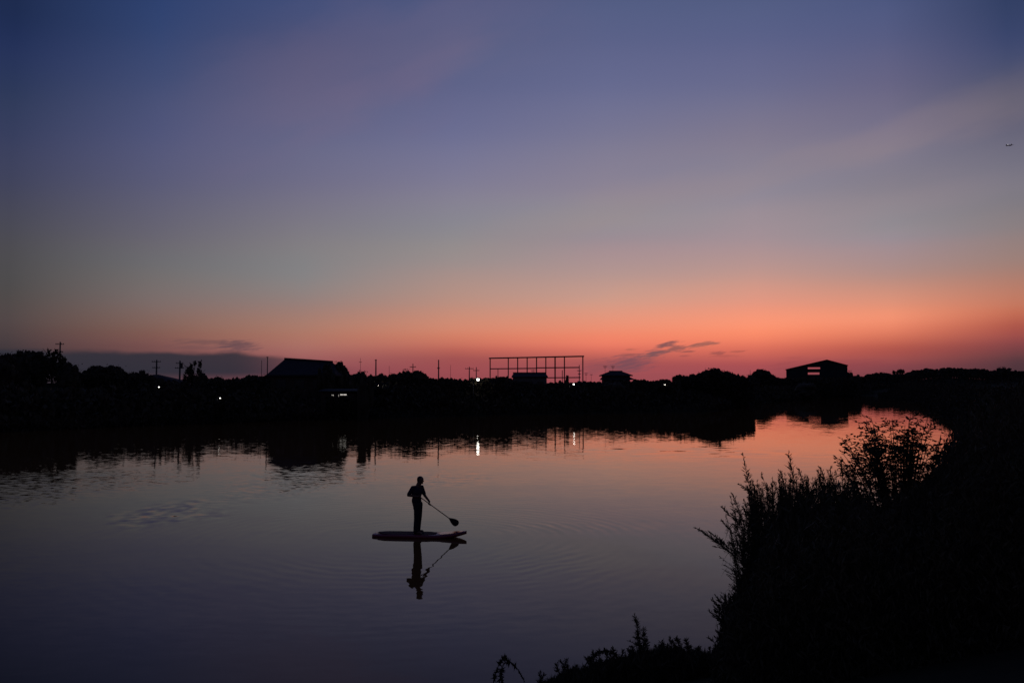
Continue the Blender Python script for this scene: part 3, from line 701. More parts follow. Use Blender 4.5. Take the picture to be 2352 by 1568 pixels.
# ------------------------------------------------------------------ poles, masts, lamps
def pole(px_, ytop, Y, r0, label, arms=(), name='utility_pole', cat='power pole', ins=True, group=None):
    p = at(px_, ytop, Y); z0 = gz(p.x, p.y); H = p.z-z0
    root = empty(name, (p.x, p.y, z0)); tag(root, label, cat, group)
    MB().tube([(0,0,-.3),(0,0,H)], [r0, r0*.62], 9).build('pole', M['conc'], root)
    for (dy, wd, ang) in arms:
        z = H-dy; c, s_ = math.cos(ang), math.sin(ang)
        arm = MB().box((0, -.14, z), (wd*.72, .09, .09), 0).build('crossarm', M['frame'], root)
        if ins:
            for k in (-.32, -.15, .15, .32): MB().tube([(k*wd, -.14, z+.047), (k*wd, -.14, z+.18)], [.035, .025], 6).build('insulator', M['conc'], arm)
    return root
pole(138.5, 785, 124, .15, 'leftmost power pole, its top above the open branching tree', [(.35, 1.7, 0), (1.5, 1.4, 0)])
pole(360, 826, 128, .16, 'power pole with crossarms standing above the low hipped roof', [(.3, 1.9, 0), (1.2, 1.6, 0)])
pole(413.5, 828, 126, .17, 'power pole with a transformer can, just left of the umbrella-shaped tree', [(.4, 1.5, 0), (1.1, 1.9, 0)])
p = at(417, 841, 126); 
cn = MB().tube([(.26, -.1, 0), (.26, -.1, .75)], .2, 10).build('transformer', M['frame'], [o for o in COL.objects if o.name.startswith('utility_pole')][-1]); cn.location.z = at(413, 846, 126).z-gz(at(413,846,126).x, 126)
pole(614.5, 819, 132, .10, 'tall bare mast left of the gabled house, the right and higher of two', [(.1, .5, 0)], 'mast', 'mast', False)
pole(601, 827, 150, .06, 'thin shorter mast left of the gabled house, left of the higher one', [], 'mast', 'mast', False)
pole(828, 822, 190, .05, 'very thin faint mast above the rounded tree right of the gabled house', [(.9, .9, 0)], 'mast', 'mast', False)
pole(863.5, 825, 136, .15, 'tall bare dark pole right above the lamp beside the rounded tree', [(.15, .5, 0)], 'pole', 'pole', False)
pole(894, 840, 190, .05, 'faint thin mast at the left foot of the twin-topped mound', [], 'mast', 'mast', False)
pole(948.5, 835, 148, .11, 'power pole with one crossarm rising from the twin-topped mound', [(.6, 1.5, 0)])
pole(1007.5, 826, 138, .14, 'tallest pole between the twin-topped mound and the steel frame', [(1.4, .6, 0)])
pole(1078, 842, 150, .13, 'left one of the two short crossarm poles near the brightest lamp', [(.35, 2.1, 0)])
pole(1094, 843, 150, .11, 'right one of the two short crossarm poles, right behind the brightest lamp', [(.6, 1.5, 0)])
pole(1035, 838, 190, .045, 'faint thin mast right of the tallest middle pole', [], 'mast', 'mast', False)
pole(1330.5, 838, 176, .12, 'dark pole with clamps inside the right end of the steel frame', [(1.2, 1.2, 0), (1.9, .8, 0)])
pole(1346, 856, 178, .04, 'small roof antenna mast just right of the steel frame, left of two', [(.1, .9, 0), (.4, .7, 0)], 'mast', 'mast', False)
pole(1358, 859, 178, .04, 'small roof antenna mast just right of the steel frame, right of two', [(.1, .8, 0)], 'mast', 'mast', False)
pole(1723, 849, 270, .07, 'thin post left of the flat-topped round tree', [], 'mast', 'mast', False)

def lamp(px_, py_, Y, r, mat, label, arm=.7):
    p = at(px_, py_, Y); z0 = gz(p.x, p.y); H = p.z-z0
    root = empty('street_lamp', (p.x-arm, p.y+.15, z0)); tag(root, label, 'street lamp', 'small lamps glowing along the far bank')
    MB().tube([(0,0,-.3),(0,0,H*.9),(arm*.35,0,H+.18),(arm,0,H+.25)], [.07,.05,.04,.035], 7).build('pole', M['conc'], root)
    hd = MB().tube([(arm-.02,-.15,H+r+.16),(arm-.02,-.15,H+r*.6)], [.06, r*.8], 10).build('lamp_head', M['frame'], root)
    MB().ball((arm, -.15, H), (r, r, r*.8), 12, 8).build('bulb', mat, hd)
lamp(1098, 871.5, 128, .21, M['lamp'], 'brightest lamp, right below the twin crossarm poles, with a long streak in the water')
lamp(870, 884.5, 124, .17, M['lamp'], 'bright lamp right of the tall bare pole and the rounded tree')
lamp(1318, 882.5, 143, .125, M['lamp'], 'lamp below the right end of the steel frame, with a thin streak in the water')
lamp(1527, 882.5, 152, .15, M['lamp2'], 'rightmost lamp, left of the big ragged thicket')
lamp(365, 888.5, 116, .085, M['lamp2'], 'tiny faint lamp below the low hipped roof', .4)
lamp(505.5, 914, 101, .075, M['lamp2'], 'lowest tiny lamp on the far bank, left of the gabled house', .4)

# foliage added to block the water reflections of the small lamps and the hut
def add_glint_screen(px_, wpx, Y, top, seed, label):
    r = np.random.default_rng(seed); n = 1500; Yr = Y+r.uniform(-.5, .5, n); X = (px_-1176+r.uniform(-.5, .5, n)*wpx)/1960*Yr
    P = np.column_stack([X, Yr]); z0 = ground_z(P); z = z0+(np.maximum(top-.1-z0, .1))*r.uniform(0, 1, n)
    D = r.normal(size=(n, 3)); D[:,2] *= .4
    V, F_ = cards(np.column_stack([P, z]), D, r.normal(size=(n, 3)), r.uniform(.12, .22, n), r.uniform(.08, .14, n))
    tag(np_mesh('glint_screen', V, F_, M['treeleaf']), label, 'glint_screen')
add_glint_screen(870, 44, 118.6, 4.16, 1, 'added leaf screen hiding the water reflection of the lamp beside the rounded tree')
add_glint_screen(780, 64, 109.8, 3.12, 2, 'added leaf screen hiding the water reflection of the brightly lit hut')
add_glint_screen(505.5, 30, 97.6, 2.72, 3, 'added leaf screen hiding the water reflection of the lowest tiny lamp')
add_glint_screen(1527, 34, 145.6, 4.24, 4, 'added leaf screen hiding the water reflection of the rightmost lamp')

# ------------------------------------------------------------------ airliner
p = at(2317, 334, 2600)
root = empty('airplane', p); tag(root, 'tiny airplane in the sky at the right edge', 'airplane')
root.rotation_euler = (R(4), R(-3), R(28)); root.scale = (.86,)*3
MB().tube([(-17,0,.2),(-15,0,0),(-11,0,0),(8,0,0),(13,0,.5),(17.5,0,1.3)], [.3,1.5,2.0,2.0,1.4,.3], 14).build('fuselage', M['plane'], root, True)
for s_ in (-1, 1):
    w_ = mesh('wing', [(-4,s_*1.5,-.7),(2.5,s_*1.5,-.7),(6,s_*16,.6),(4,s_*16,.6),(-4,s_*1.5,-.2),(2.5,s_*1.5,-.2),(6,s_*16,.8),(4,s_*16,.8)],
         [(3,2,1,0),(4,5,6,7),(0,1,5,4),(1,2,6,5),(2,3,7,6),(3,0,4,7)], M['plane'], root)
    MB().tube([(-3.5,s_*5.5,-1.6),(-3,s_*5.5,-1.6),(.5,s_*5.5,-1.5)], [.8,1.05,.7], 10).build('engine', M['plane'], root)
    mesh('tailplane', [(12.5,s_*.8,1),(16,s_*.8,1),(17.5,s_*6,1.4),(16,s_*6,1.4),(12.5,s_*.8,1.25),(16,s_*.8,1.25),(17.5,s_*6,1.5),(16,s_*6,1.5)],
         [(3,2,1,0),(4,5,6,7),(0,1,5,4),(1,2,6,5),(2,3,7,6),(3,0,4,7)], M['plane'], root)
mesh('tail_fin', [(11.5,-.2,1.8),(16.5,-.2,1.8),(18,-.1,7),(16,-.1,7),(11.5,.2,1.8),(16.5,.2,1.8),(18,.1,7),(16,.1,7)],
     [(3,2,1,0),(4,5,6,7),(0,1,5,4),(1,2,6,5),(2,3,7,6),(3,0,4,7)], M['plane'], root)
MB().ball((-8.5, -2.2, 1.6), 1.1).build('landing_light', M['beacon'], root)

# ------------------------------------------------------------------ paddleboard
DECK = .105; BX, BY = -2.80, 26.22; YAW = R(-6)
board = empty('paddleboard', (BX, BY, 0), YAW); tag(board, 'dark red stand-up paddleboard with pointed nose floating in the middle of the river', 'paddleboard')
nst = 44; HL = 1.435
def bw(u):   # half width along u = -1 (tail) .. 1 (nose)
    if u < 0: return .34*(1-.36*abs(u)**3.2) if u > -.97 else .34*.62
    return .34*max(0, 1-u**2.6)**.62+.015
def rk(u): return .14*max(0, u-.25)**2.0/.56+.035*max(0, -u-.6)**2
prof2 = [(0,-.055),(.55,-.055),(.86,-.045),(1.0,0),(1.0,.045),(.95,.085),(.82,.10),(0,.105)]
def section(u, k=1.0):
    wdt = bw(u)*k; z = rk(u); tk = 1-.35*max(0, u)**3
    pts = [(wdt*a, z+b_*tk) for a, b_ in prof2]
    return [(-a, z_) for a, z_ in pts[::-1][1:]][:-1][::-1][::-1] , pts
V, F_ = [], []
ring = [(a, b_) for a, b_ in prof2]+[(-a, b_) for a, b_ in prof2[-2:0:-1]]
for i in range(nst+1):
    u = -1+2*i/nst; wdt = bw(u); z = rk(u); tk = (1-.45*max(0, u)**2)*(1-.35*max(0, -u-.55)/.45)
    for a, b_ in ring: V.append((u*HL, a*wdt, z+b_*tk))
m_ = len(ring)
for i in range(nst):
    for j in range(m_): F_.append((i*m_+j, i*m_+(j+1)%m_, (i+1)*m_+(j+1)%m_, (i+1)*m_+j))
F_.append(tuple(range(m_))); F_.append(tuple(nst*m_+j for j in range(m_))[::-1])
mesh('hull', V, F_, M['rail'], board, True)
def deck_sheet(u0, u1, k, z, name, mat):
    V, F_ = [], []; n_ = 26
    for i in range(n_+1):
        u = u0+(u1-u0)*i/n_; zz = rk(u)+z+.105*(1-.4*max(0, u)**3)-.105
        kk = k*min(1, .5+4*min(i, n_-i)/n_)
        for s_ in (-1, 1): V.append((u*HL, s_*bw(u)*kk, zz+.004))
        for s_ in (-1, 1): V.append((u*HL, s_*bw(u)*kk, zz-.006))
    for i in range(n_):
        a = i*4; F_ += [(a, a+4, a+5, a+1), (a+2, a+3, a+7, a+6), (a, a+2, a+6, a+4), (a+1, a+5, a+7, a+3)]
    F_ += [(0,1,3,2), (n_*4, n_*4+2, n_*4+3, n_*4+1)]
    return mesh(name, V, F_, mat, board)
deck_sheet(.42, .93, .74, .105, 'nose_deck', M['deck'])
deck_sheet(-.9, .36, .78, .106, 'traction_pad', M['pad'])
MB().tube([(-.05,-.05,.118),(-.05,-.05,.14),(.12,-.05,.14),(.12,-.05,.118)], .012, 6).build('carry_handle', M['frame'], board)
mesh('fin', [(-1.25,-.01,-.05),(-1.0,-.01,-.05),(-1.22,-.005,-.28),(-1.25,.01,-.05),(-1.0,.01,-.05),(-1.22,.005,-.28)], [(0,1,2),(5,4,3),(0,3,4,1),(1,4,5,2),(2,5,3,0)], M['pad'], board)

# ------------------------------------------------------------------ the paddler
person = empty('person', ((960.5-1176)/1960*26.22, 26.22, DECK+.004)); PZ = person.location.copy()
tag(person, 'person standing on the paddleboard in T-shirt and loose trousers, holding a paddle', 'person')
def capsule(mb, a, b_, ra, rb, n_=12, sub=6):
    a, b_ = Vector(a), Vector(b_); pts = [a.lerp(b_, i/sub) for i in range(sub+1)]
    mb.tube(pts, [ra+(rb-ra)*i/sub for i in range(sub+1)], n_); mb.ball(a, ra, n_, 8); mb.ball(b_, rb, n_, 8)
def ell(mb, c, r, rz=0, n_=14):
    i = len(mb.V); mb.ball((0,0,0), r, n_, 10); ca, sa = math.cos(rz), math.sin(rz)
    mb.V[i:] = [(c[0]+v[0]*ca-v[1]*sa, c[1]+v[0]*sa+v[1]*ca, c[2]+v[2]) for v in mb.V[i:]]
def fuse(mb, name, mat, parent, vox, smooth=3):
    o = mb.build(name, mat, parent, True)
    md = o.modifiers.new('r', 'REMESH'); md.mode = 'VOXEL'; md.voxel_size = vox; md.use_smooth_shade = True
    sm = o.modifiers.new('s', 'SMOOTH'); sm.factor = .5; sm.iterations = smooth
    dg = bpy.context.evaluated_depsgraph_get(); me = bpy.data.meshes.new_from_object(o.evaluated_get(dg))
    o.modifiers.clear(); o.data = me
    return o
FA = R(-38)                                   # he faces right and a little towards the bank
# joints
Ls, Le, Lh = Vector((.115,.12,1.365)), Vector((.205,.14,1.115)), Vector((.375,.105,.905))
Rs, Re, Rh = Vector((-.135,-.09,1.365)), Vector((-.262,-.13,1.155)), Vector((.085,-.135,1.10))
hipL, hipR = Vector((.055,.085,.86)), Vector((-.005,-.075,.86))
knL, knR = Vector((.045,.14,.475)), Vector((-.01,-.12,.475))
anL, anR = Vector((.005,.16,.085)), Vector((-.03,-.15,.085))
body = MB()
ell(body, (-.02,.0,.90), (.115,.16,.12), FA); ell(body, (-.02,.005,1.06), (.11,.145,.16), FA); ell(body, (-.015,.01,1.24), (.12,.17,.17), FA)
capsule(body, (0,.01,1.36), (.065,-.005,1.53), .078, .070)
for s_, e_ , h_ in ((Ls, Le, Lh), (Rs, Re, Rh)):
    capsule(body, s_, e_, .054, .044); capsule(body, e_, h_.lerp(e_, .12), .044, .030)
capsule(body, (-.01,.01,1.36), Ls, .06, .055); capsule(body, (-.01,.01,1.36), Rs, .06, .055)
for h_, k_, a_ in ((hipL, knL, anL), (hipR, knR, anR)):
    capsule(body, h_, k_, .085, .056); capsule(body, k_, a_, .056, .036)
    f0 = a_+Vector((-.03, 0, -.045)); ball_ = a_+Vector((.14, -.02, -.055))
    capsule(body, f0, ball_, .036, .034); 
    for q in range(5):
        tp = ball_+Vector((.0, -.034+.017*q, -.004)); capsule(body, tp, tp+Vector((.045-.005*abs(q-1), 0, -.008)), .012, .010, 8, 2)
# head looking right and slightly down
HC = Vector((.092, -.01, 1.595)); hf = R(-15)
ell(body, HC+Vector((-.008,0,.015)), (.104,.084,.108), hf); ell(body, HC+Vector((.022,-.005,-.055)), (.062,.055,.062), hf)
capsule(body, HC+Vector((.045,-.01,-.085)), HC+Vector((.065,-.015,-.098)), .026, .020)           # chin
capsule(body, HC+Vector((.083,-.022,.0)), HC+Vector((.100,-.027,-.030)), .010, .014, 8, 3)       # nose
capsule(body, HC+Vector((.080,-.035,-.062)), HC+Vector((.084,-.008,-.062)), .009, .009, 8, 2)    # lips
ell(body, HC+Vector((.07,-.052,.012)), (.012,.014,.010)); ell(body, HC+Vector((.079,.018,.012)), (.012,.014,.010))   # eyelids
capsule(body, HC+Vector((.078,-.05,.03)), HC+Vector((.088,.012,.03)), .012, .012, 8, 3)          # brow
for s_ in (-1, 1): ell(body, HC+Vector((-.012, s_*.076, -.01)), (.020,.010,.030))
# hands: palm and five fingers curled round shaft and grip
GRIP = Vector((.085,-.13,1.105)); TIP = Vector((1.215,.62,.135)); axis = (TIP-GRIP).normalized()
LHP = GRIP+axis*((Lh.x-GRIP.x)/axis.x)
def hand(center, wrist, ax, rad):
    d = (center-wrist); d -= ax*d.dot(ax); d = d.normalized() if d.length > 1e-4 else ax.orthogonal().normalized()
    n_ = ax.cross(d).normalized(); palm = center-d*.012+n_*.030
    capsule(body, wrist, palm-ax*.018, .026, .020, 10, 3); capsule(body, palm-ax*.03, palm+ax*.03, .019, .019, 10, 3)
    for q, ln in enumerate((.9, 1.0, .95, .8)):
        o_ = ax*(-.033+.022*q); R_ = rad+.009
        pts = [center+o_+(d*math.sin(th)+n_*math.cos(th))*R_*(1.15 if i < 1 else 1.0) for i, th in enumerate([.2, .2+1.15*ln, .2+2.2*ln, .2+3.1*ln])]
        for u_, v_, ra, rb in zip(pts, pts[1:], (.0095,.009,.0085), (.009,.0085,.0075)): capsule(body, u_, v_, ra, rb, 8, 2)
    o_ = -ax*.040
    pts = [palm+o_*.6, center+o_+(-d*.5+n_*.6)*(rad+.018), center+o_*.9+(-d*.9-n_*.4)*(rad+.010)]
    for u_, v_ in zip(pts, pts[1:]): capsule(body, u_, v_, .011, .0095, 8, 2)
hand(LHP, Lh.lerp(Le, .12), axis, .015)
tcross = axis.cross(Vector((0,0,1))).normalized()
hand(GRIP, Rh.lerp(Re, .16), tcross, .018)
fuse(body, 'body', M['skin'], person, .0065, 2)
sh = MB()
ell(sh, (-.012,.0,.86), (.118,.150,.14), FA); ell(sh, (-.008,.0,.76), (.110,.135,.11), FA)
ell(sh, (-.026,.0,.98), (.132,.166,.20), FA); ell(sh, (-.02,.01,1.22), (.140,.186,.21), FA)
capsule(sh, (-.01,.01,1.365), Ls, .072, .068); capsule(sh, (-.01,.01,1.365), Rs, .072, .070)
capsule(sh, Ls, Ls.lerp(Le, .80), .066, .060); capsule(sh, Rs, Rs.lerp(Re, .86), .068, .062)
sh.box((-.262,-.13,1.145), (.05,.09,.06), 0)
fuse(sh, 'shirt', M['shirt'], person, .012, 3)
tr = MB()
ell(tr, (.0,.0,.84), (.115,.155,.13), R(-10))
for h_, k_, a_ in ((hipL, knL, anL), (hipR, knR, anR)):
    capsule(tr, h_, k_, .100, .082); capsule(tr, k_, a_+Vector((0,0,.0)), .080, .076)
fuse(tr, 'trousers', M['pants'], person, .012, 3)
hr_ = MB(); ell(hr_, HC+Vector((-.018,0,.032)), (.095,.084,.090), hf); ell(hr_, HC+Vector((-.045,0,-.01)), (.062,.074,.075), hf)
fuse(hr_, 'hair', M['hair'], person, .008, 2)

pd = empty('paddle', PZ); tag(pd, 'long single-bladed paddle held low to the right by the standing person', 'paddle')
NECK = GRIP+axis*(TIP-GRIP).length*.76
MB().tube([GRIP, NECK], [.0145, .0145], 8).build('shaft', M['carbon'], pd)
MB().tube([GRIP-tcross*.06, GRIP, GRIP+tcross*.06], [.014,.018,.014], 8).build('grip', M['carbon'], pd)
bl_ax = axis; side = Vector((.45, .0, .72)); side -= bl_ax*side.dot(bl_ax); side.normalize(); nb_ = bl_ax.cross(side)
Lb = (TIP-NECK).length; V, F_ = [], []; ks = 14
for i in range(ks+1):
    u = i/ks; hw = .015+.092*(math.sin(min(1, u/.72)*math.pi/2)**1.25) if u < .72 else .107*math.sqrt(max(0, 1-((u-.72)/.285)**2.3))
    c = NECK+bl_ax*(Lb*u-.02)
    for s_, k in ((-1, 1), (0, 1.8), (1, 1)):
        V.append(c+side*s_*hw+nb_*.006*k); V.append(c+side*s_*hw-nb_*.006*k)
for i in range(ks):
    a = i*6; b_ = a+6
    for q in (0, 2): F_.append((a+q, a+q+2, b_+q+2, b_+q)); F_.append((a+q+1, b_+q+1, b_+q+3, a+q+3))
    F_.append((a, b_, b_+1, a+1)); F_.append((a+4, a+5, b_+5, b_+4))
F_.append((0,1,3,5,4,2)); F_.append((ks*6, ks*6+2, ks*6+4, ks*6+5, ks*6+3, ks*6+1))
mesh('blade', V, F_, M['carbon'], pd)

# ------------------------------------------------------------------ near bank plants
MASS = [(1090,1640),(1130,1600),(1225,1575),(1262,1556),(1300,1535),(1345,1520),(1400,1506),(1460,1488),(1520,1483),(1580,1484),(1625,1503),(1652,1500),(1660,1440),(1668,1370),
        (1690,1348),(1712,1305),(1735,1255),(1755,1215),(1780,1175),(1815,1140),(1850,1122),(1885,1118),(1920,1128),(1960,1112),(1985,1140),(2005,1160),(2040,1145),(2070,1130),(2100,1120),(2130,1085),(2155,1050),(2180,1000),(2205,960),(2240,930),(2352,910),(2900,900)]
def thicket(name, n, y0, y1, pxr, size, mat, label, seed, thin=.18, up=1.5, cat='undergrowth'):
    r = np.random.default_rng(seed); Y = r.uniform(y0, y1, n); px = r.uniform(*pxr, n)
    X = (px-1176)/1960*Y; P = np.column_stack([X, Y]); s = river_sd(P); ok = s > -.15
    P, px, Y = P[ok], px[ok], Y[ok]; z0 = ground_z(P)
    pj = px+r.normal(size=len(px))*7+6*np.sin(Y*9)*np.sin(px*.21); zt = EYE-(interp(pj, MASS)-880)*Y/1960; h = np.minimum(zt-z0, 2.9+.5*np.clip((px-2150)/60, 0, 1)); ok = h > .05
    P, z0, h, px = P[ok], z0[ok], h[ok], px[ok]; m = len(P)
    # clumps
    h = h*(.80+.20*np.sin(P[:,0]*5.1+1)*np.sin(P[:,1]*3.7)+.10*np.sin(P[:,0]*17))
    z = z0+h*r.power(.85, m)
    D = r.normal(size=(m, 3)); D[:,2] = np.abs(D[:,2])*up+.4
    L = r.uniform(.6, 1.4, m)*size
    V, F_ = cards(np.column_stack([P, z]), D, r.normal(size=(m, 3)), L, L*thin)
    o = np_mesh(name, V, F_, M[mat]); tag(o, label, cat, kind='stuff'); return o
thicket('undergrowth', 250000, 9.2, 19, (1630, 2450), .07, 'leaf', 'dense black thicket filling the lower right bank', 31, .15, 2.6)
thicket('undergrowth', 60000, 18, 42, (1900, 2700), .14, 'leaf2', 'dark thicket farther along the right bank behind the leafy shrub', 32, .25)
thicket('undergrowth', 60000, 7.6, 9.4, (1640, 2700), .045, 'leaf', 'dark weeds on the slope at the lower right corner', 33, .2)
thicket('grass', 42000, 10.6, 14.6, (1090, 1700), .10, 'leaf2', 'low ragged grass and weeds along the bottom edge of the bank', 34, .10, 2.5, 'grass')

def leafset(P, D, L, Wd, r, name, mat, parent):
    V, F_ = cards(P, D, r.normal(size=(len(P), 3)), L, Wd); return np_mesh(name, V, F_, mat, parent)
def weed_parts(curve, H, seed, lush=1.0, plume=1.0):
    """curve(t)->Vector; returns stem MB, leaf arrays, plume arrays"""
    r = np.random.default_rng(seed); ts = np.linspace(0, 1, 12)
    ph = r.uniform(0, 6.28, 2); base = curve
    curve = lambda t: base(t)+Vector((.018*math.sin(7*t+ph[0])*t, .018*math.sin(6*t+ph[1])*t, 0))*H
    st = MB().tube([curve(t) for t in ts], [.0080*(1-.8*t)+.0012 for t in ts], 5)
    lines = [(curve, 1.0, .14, .95)]
    for k in range(int(r.integers(5, 11)*max(H, .8)/2.2*plume**.5)):
        t0 = r.uniform(.38, .9); ln = r.uniform(.12, .42)*(1.15-t0)*1.5*min(1, H/1.5); th = r.uniform(0, 6.283); up = r.uniform(.8, 1.9)
        a = curve(t0); T0 = (curve(min(1, t0+.05))-curve(t0-.05)).normalized(); o_ = Vector((math.cos(th), math.sin(th), 0)); sag = r.uniform(-.1, .5)
        dv = (T0*up+o_).normalized()*ln
        f = (lambda a, dv, o_, ln, sag: lambda t: a+dv*t+o_*(.25*ln*t*t)-Vector((0,0,sag*ln*t*t*.5)))(a, dv, o_, ln, sag)
        st.tube([f(0), f(.5), f(1)], [.0034, .0024, .001], 4); lines.append((f, ln/H, .15, 1.0))
    PP_, DD_, LL_ = [], [], []
    for cv, share, a0, a1 in lines:
        n = max(5, int(120*H*lush*share**.8)); t = r.uniform(a0, a1, n); P = np.array([cv(a) for a in t])
        T_ = np.array([(cv(min(a+.02, 1))-cv(max(a-.02, 0))).normalized() for a in t])
        th = r.uniform(0, 6.283, n); O = np.column_stack([np.cos(th), np.sin(th), r.uniform(-.4, .2, n)])
        D = O*r.uniform(.4, 1, n)[:,None]+T_*r.uniform(.2, 1.1, n)[:,None]; D /= np.linalg.norm(D, axis=1)[:,None]
        L = (.046 if share == 1 else .030)*(1-.35*t)*r.uniform(.35, 1.35, n); PP_.append(P+D*L[:,None]); DD_.append(D); LL_.append(L)
    L = np.concatenate(LL_); leaves = (np.vstack(PP_), np.vstack(DD_), L, L*.15)
    PP, DD = [], []
    for cv, share, a0, a1 in lines:
        full = share == 1
        for k in range(int((26 if full else 9)*plume)):
            a = r.uniform(.80, 1.0) if full else r.uniform(.45, 1); c = np.array(cv(a)); tt = np.array((cv(1)-cv(.85)).normalized())
            th = r.uniform(0, 6.283); o_ = np.array([math.cos(th), math.sin(th), 0]); ln = (1.04-a)*r.uniform(.15, .55)*plume*(1 if full else .15)+.02
            d = tt*r.uniform(.6, 1.4)+o_*r.uniform(.3, 1); d /= np.linalg.norm(d); d = d*min(ln, .15); nq = 7 if full else 3
            for q in range(nq): PP.append(c+d*(q/nq)); DD.append(d/np.linalg.norm(d)+r.normal(size=3)*.5)
    PP, DD = np.array(PP), np.array(DD); return st, leaves, (PP, DD, r.uniform(.007, .020, len(PP)), .0048)
def weed_meshes(curve, H, seed, lush=1.0, plume=1.0):
    st, lf, pl = weed_parts(curve, H, seed, lush, plume); r = np.random.default_rng(seed+500)
    a = st.build('stem', M['stem']); b_ = leafset(*lf, r, 'leaves', M['leaf'], None); c = leafset(*pl, r, 'plume', M['plume'], None)
    out = [o.data for o in (a, b_, c)]
    for o in (a, b_, c): bpy.data.objects.remove(o)
    return out
def bend(H, lx, ly, dr=0.0):
    return lambda t: Vector((lx*t**1.9, ly*t**1.9, H*t-dr*H*t**3))
TPL = [weed_meshes(bend(2.4, (.18+.16*(k > 3))*math.cos(k*2.1), (.18+.16*(k > 3))*math.sin(k*2.1)), 2.4, 60+k, (1.2, 1.3, 1.0, 1.3, .6, .9, 1.1, .5, 1.2)[k], (1.0, 1.6, .8, 1.3, 1.1, .9, 1.5, .7, 1.2)[k]) for k in range(9)]
def reed_meshes(seed):
    """a reed: bare stem, long arching blades, drooping seed head"""
    r = np.random.default_rng(seed); H = 2.4; f = bend(H, r.uniform(-.3, .3), r.uniform(-.3, .3))
    st = MB().tube([f(t) for t in np.linspace(0, .97, 10)], [.006*(1-.7*k/10) for k in range(10)], 5).build('stem', M['stem'])
    V, F_ = [], []
    for k in range(13):
        t0 = r.uniform(.2, .88); a = f(t0); th = r.uniform(0, 6.28); o_ = Vector((math.cos(th), math.sin(th), 0)); ln = r.uniform(.28, .55); sd = o_.cross(Vector((0,0,1)))
        b0 = len(V); rise = r.uniform(.6, 1.3); dr = r.uniform(.5, 1.6)
        for q in range(7):
            u = q/6; c = a+o_*(ln*u*.75)+Vector((0,0,ln*(rise*u-dr*u*u))); wd = .011*math.sin(min(1, u*3+.25)*1.57)*(1-u**2.2)+.0006
            V += [c+sd*wd, c-sd*wd]
        F_ += [(b0+2*q, b0+2*q+1, b0+2*q+3, b0+2*q+2) for q in range(6)]
    lf = mesh('blades', V, F_, M['leaf2'])
    P, D = [], []
    for k in range(150):
        t0 = r.uniform(.86, 1.0); o_ = r.normal(size=3)*.4+np.array([.5, .1, -.3]); o_ /= np.linalg.norm(o_); l = (1.03-t0)*r.uniform(0, .65)
        P.append(np.array(f(t0))+o_*l); D.append(o_+np.array([0,0,.4]))
    hd = leafset(np.array(P), np.array(D), r.uniform(.008, .02, 150), .004, r, 'seed_head', M['plume'], None)
    out = [o.data for o in (st, lf, hd)]
    for o in (st, lf, hd): bpy.data.objects.remove(o)
    return out
REED = [reed_meshes(200+k) for k in range(5)]
def put_weed(root, data):
    for nm, me in zip(('stem', data[1].name.split('.')[0], data[2].name.split('.')[0]), data):
        o = link_mesh(nm, me, None, root)
        if nm != 'stem': o['kind'] = 'stuff'
def weed(px, ytop, Y, label, tpl=None, lean=None, group=None, lush=1.0, plume=1.0):
    """upright weed from the bank up to (px, ytop); lean = where its foot stands in the photo's x"""
    tip = at(px, ytop, Y)
    if lean is None:
        z0 = gz(tip.x, Y)
        root = empty('tall_weed', (tip.x, Y, z0-.02), random.uniform(0, 6.28)); s = (tip.z-z0)/2.4; root.scale = (max(s, .75), max(s, .75), s)
        put_weed(root, REED[random.randrange(5)] if (tpl is None and random.random() < .3) else TPL[tpl if tpl is not None else random.randrange(9)])
    else:
        fx = (lean-1176)/1960*Y; z0 = gz(fx, Y); root = empty('tall_weed', (fx, Y, z0-.02))
        H = tip.z-z0; put_weed(root, weed_meshes(bend(H, tip.x-fx, random.uniform(-.2, .2), 0), H, random.randrange(9999), lush, plume))
    tag(root, label, 'weed', group); return root
G1 = 'tall weeds of the right-bank thicket'
weed(1745, 1038, 11.6, 'tall narrow spiky weed, highest of the left part of the thicket', 2)
weed(1833, 1038, 11.8, 'tall weed with a broad triangular feathery top, right of the highest narrow spike', 1)
weed(1724, 1118, 11.4, 'weed just left of the highest narrow spike', 0, lean=1752)
weed(1714, 1150, 11.6, 'short thick weed at the left shoulder of the thicket', 4, lean=1760)
weed(1895, 1062, 12.0, 'slim weed midway between the broad feathery top and the leafy shrub', 2)
weed(1921, 1050, 12.2, 'thin weed with forked tip left of the leafy shrub', 0)
weed(1948, 1035, 12.4, 'dark weed rising into the left side of the leafy shrub', 4)
weed(1963, 1062, 12.2, 'weed right below the left part of the leafy shrub', 3)
weed(1780, 1108, 11.5, 'weed with drooping tip right of the highest narrow spike', 5, lean=1800)
weed(1800, 1098, 11.7, 'slim weed between the highest spike and the broad feathery top', 0)
weed(1858, 1084, 11.9, 'weed just right of the broad feathery top', 3)
weed(1592, 1207, 10.6, 'longest leaning weed with feathery tip reaching farthest left over the water', lean=1850, lush=1.2, plume=1.5)
weed(1612, 1216, 10.7, 'feathery leaning weed just right of the farthest-left tip', lean=1838, plume=1.5)
weed(1640, 1222, 10.9, 'leaning weed in the middle of the fan over the water', lean=1830, lush=1.1, plume=1.2)
weed(1666, 1162, 10.8, 'leaning weed with a feather tip, second highest of the left fan', lean=1830, plume=1.4)
weed(1700, 1158, 11.2, 'bare-looking leaning weed just left of the thicket shoulder', lean=1815, lush=.8, plume=1.2)
weed(1652, 1190, 11.0, 'thin leaning weed between two feathery ones in the left fan', lean=1825, lush=.8)
weed(1690, 1205, 11.0, 'leaning weed low in the left fan beside the thicket', lean=1800)
weed(1676, 1246, 10.8, 'short leaning weed at the root of the left fan', lean=1790)
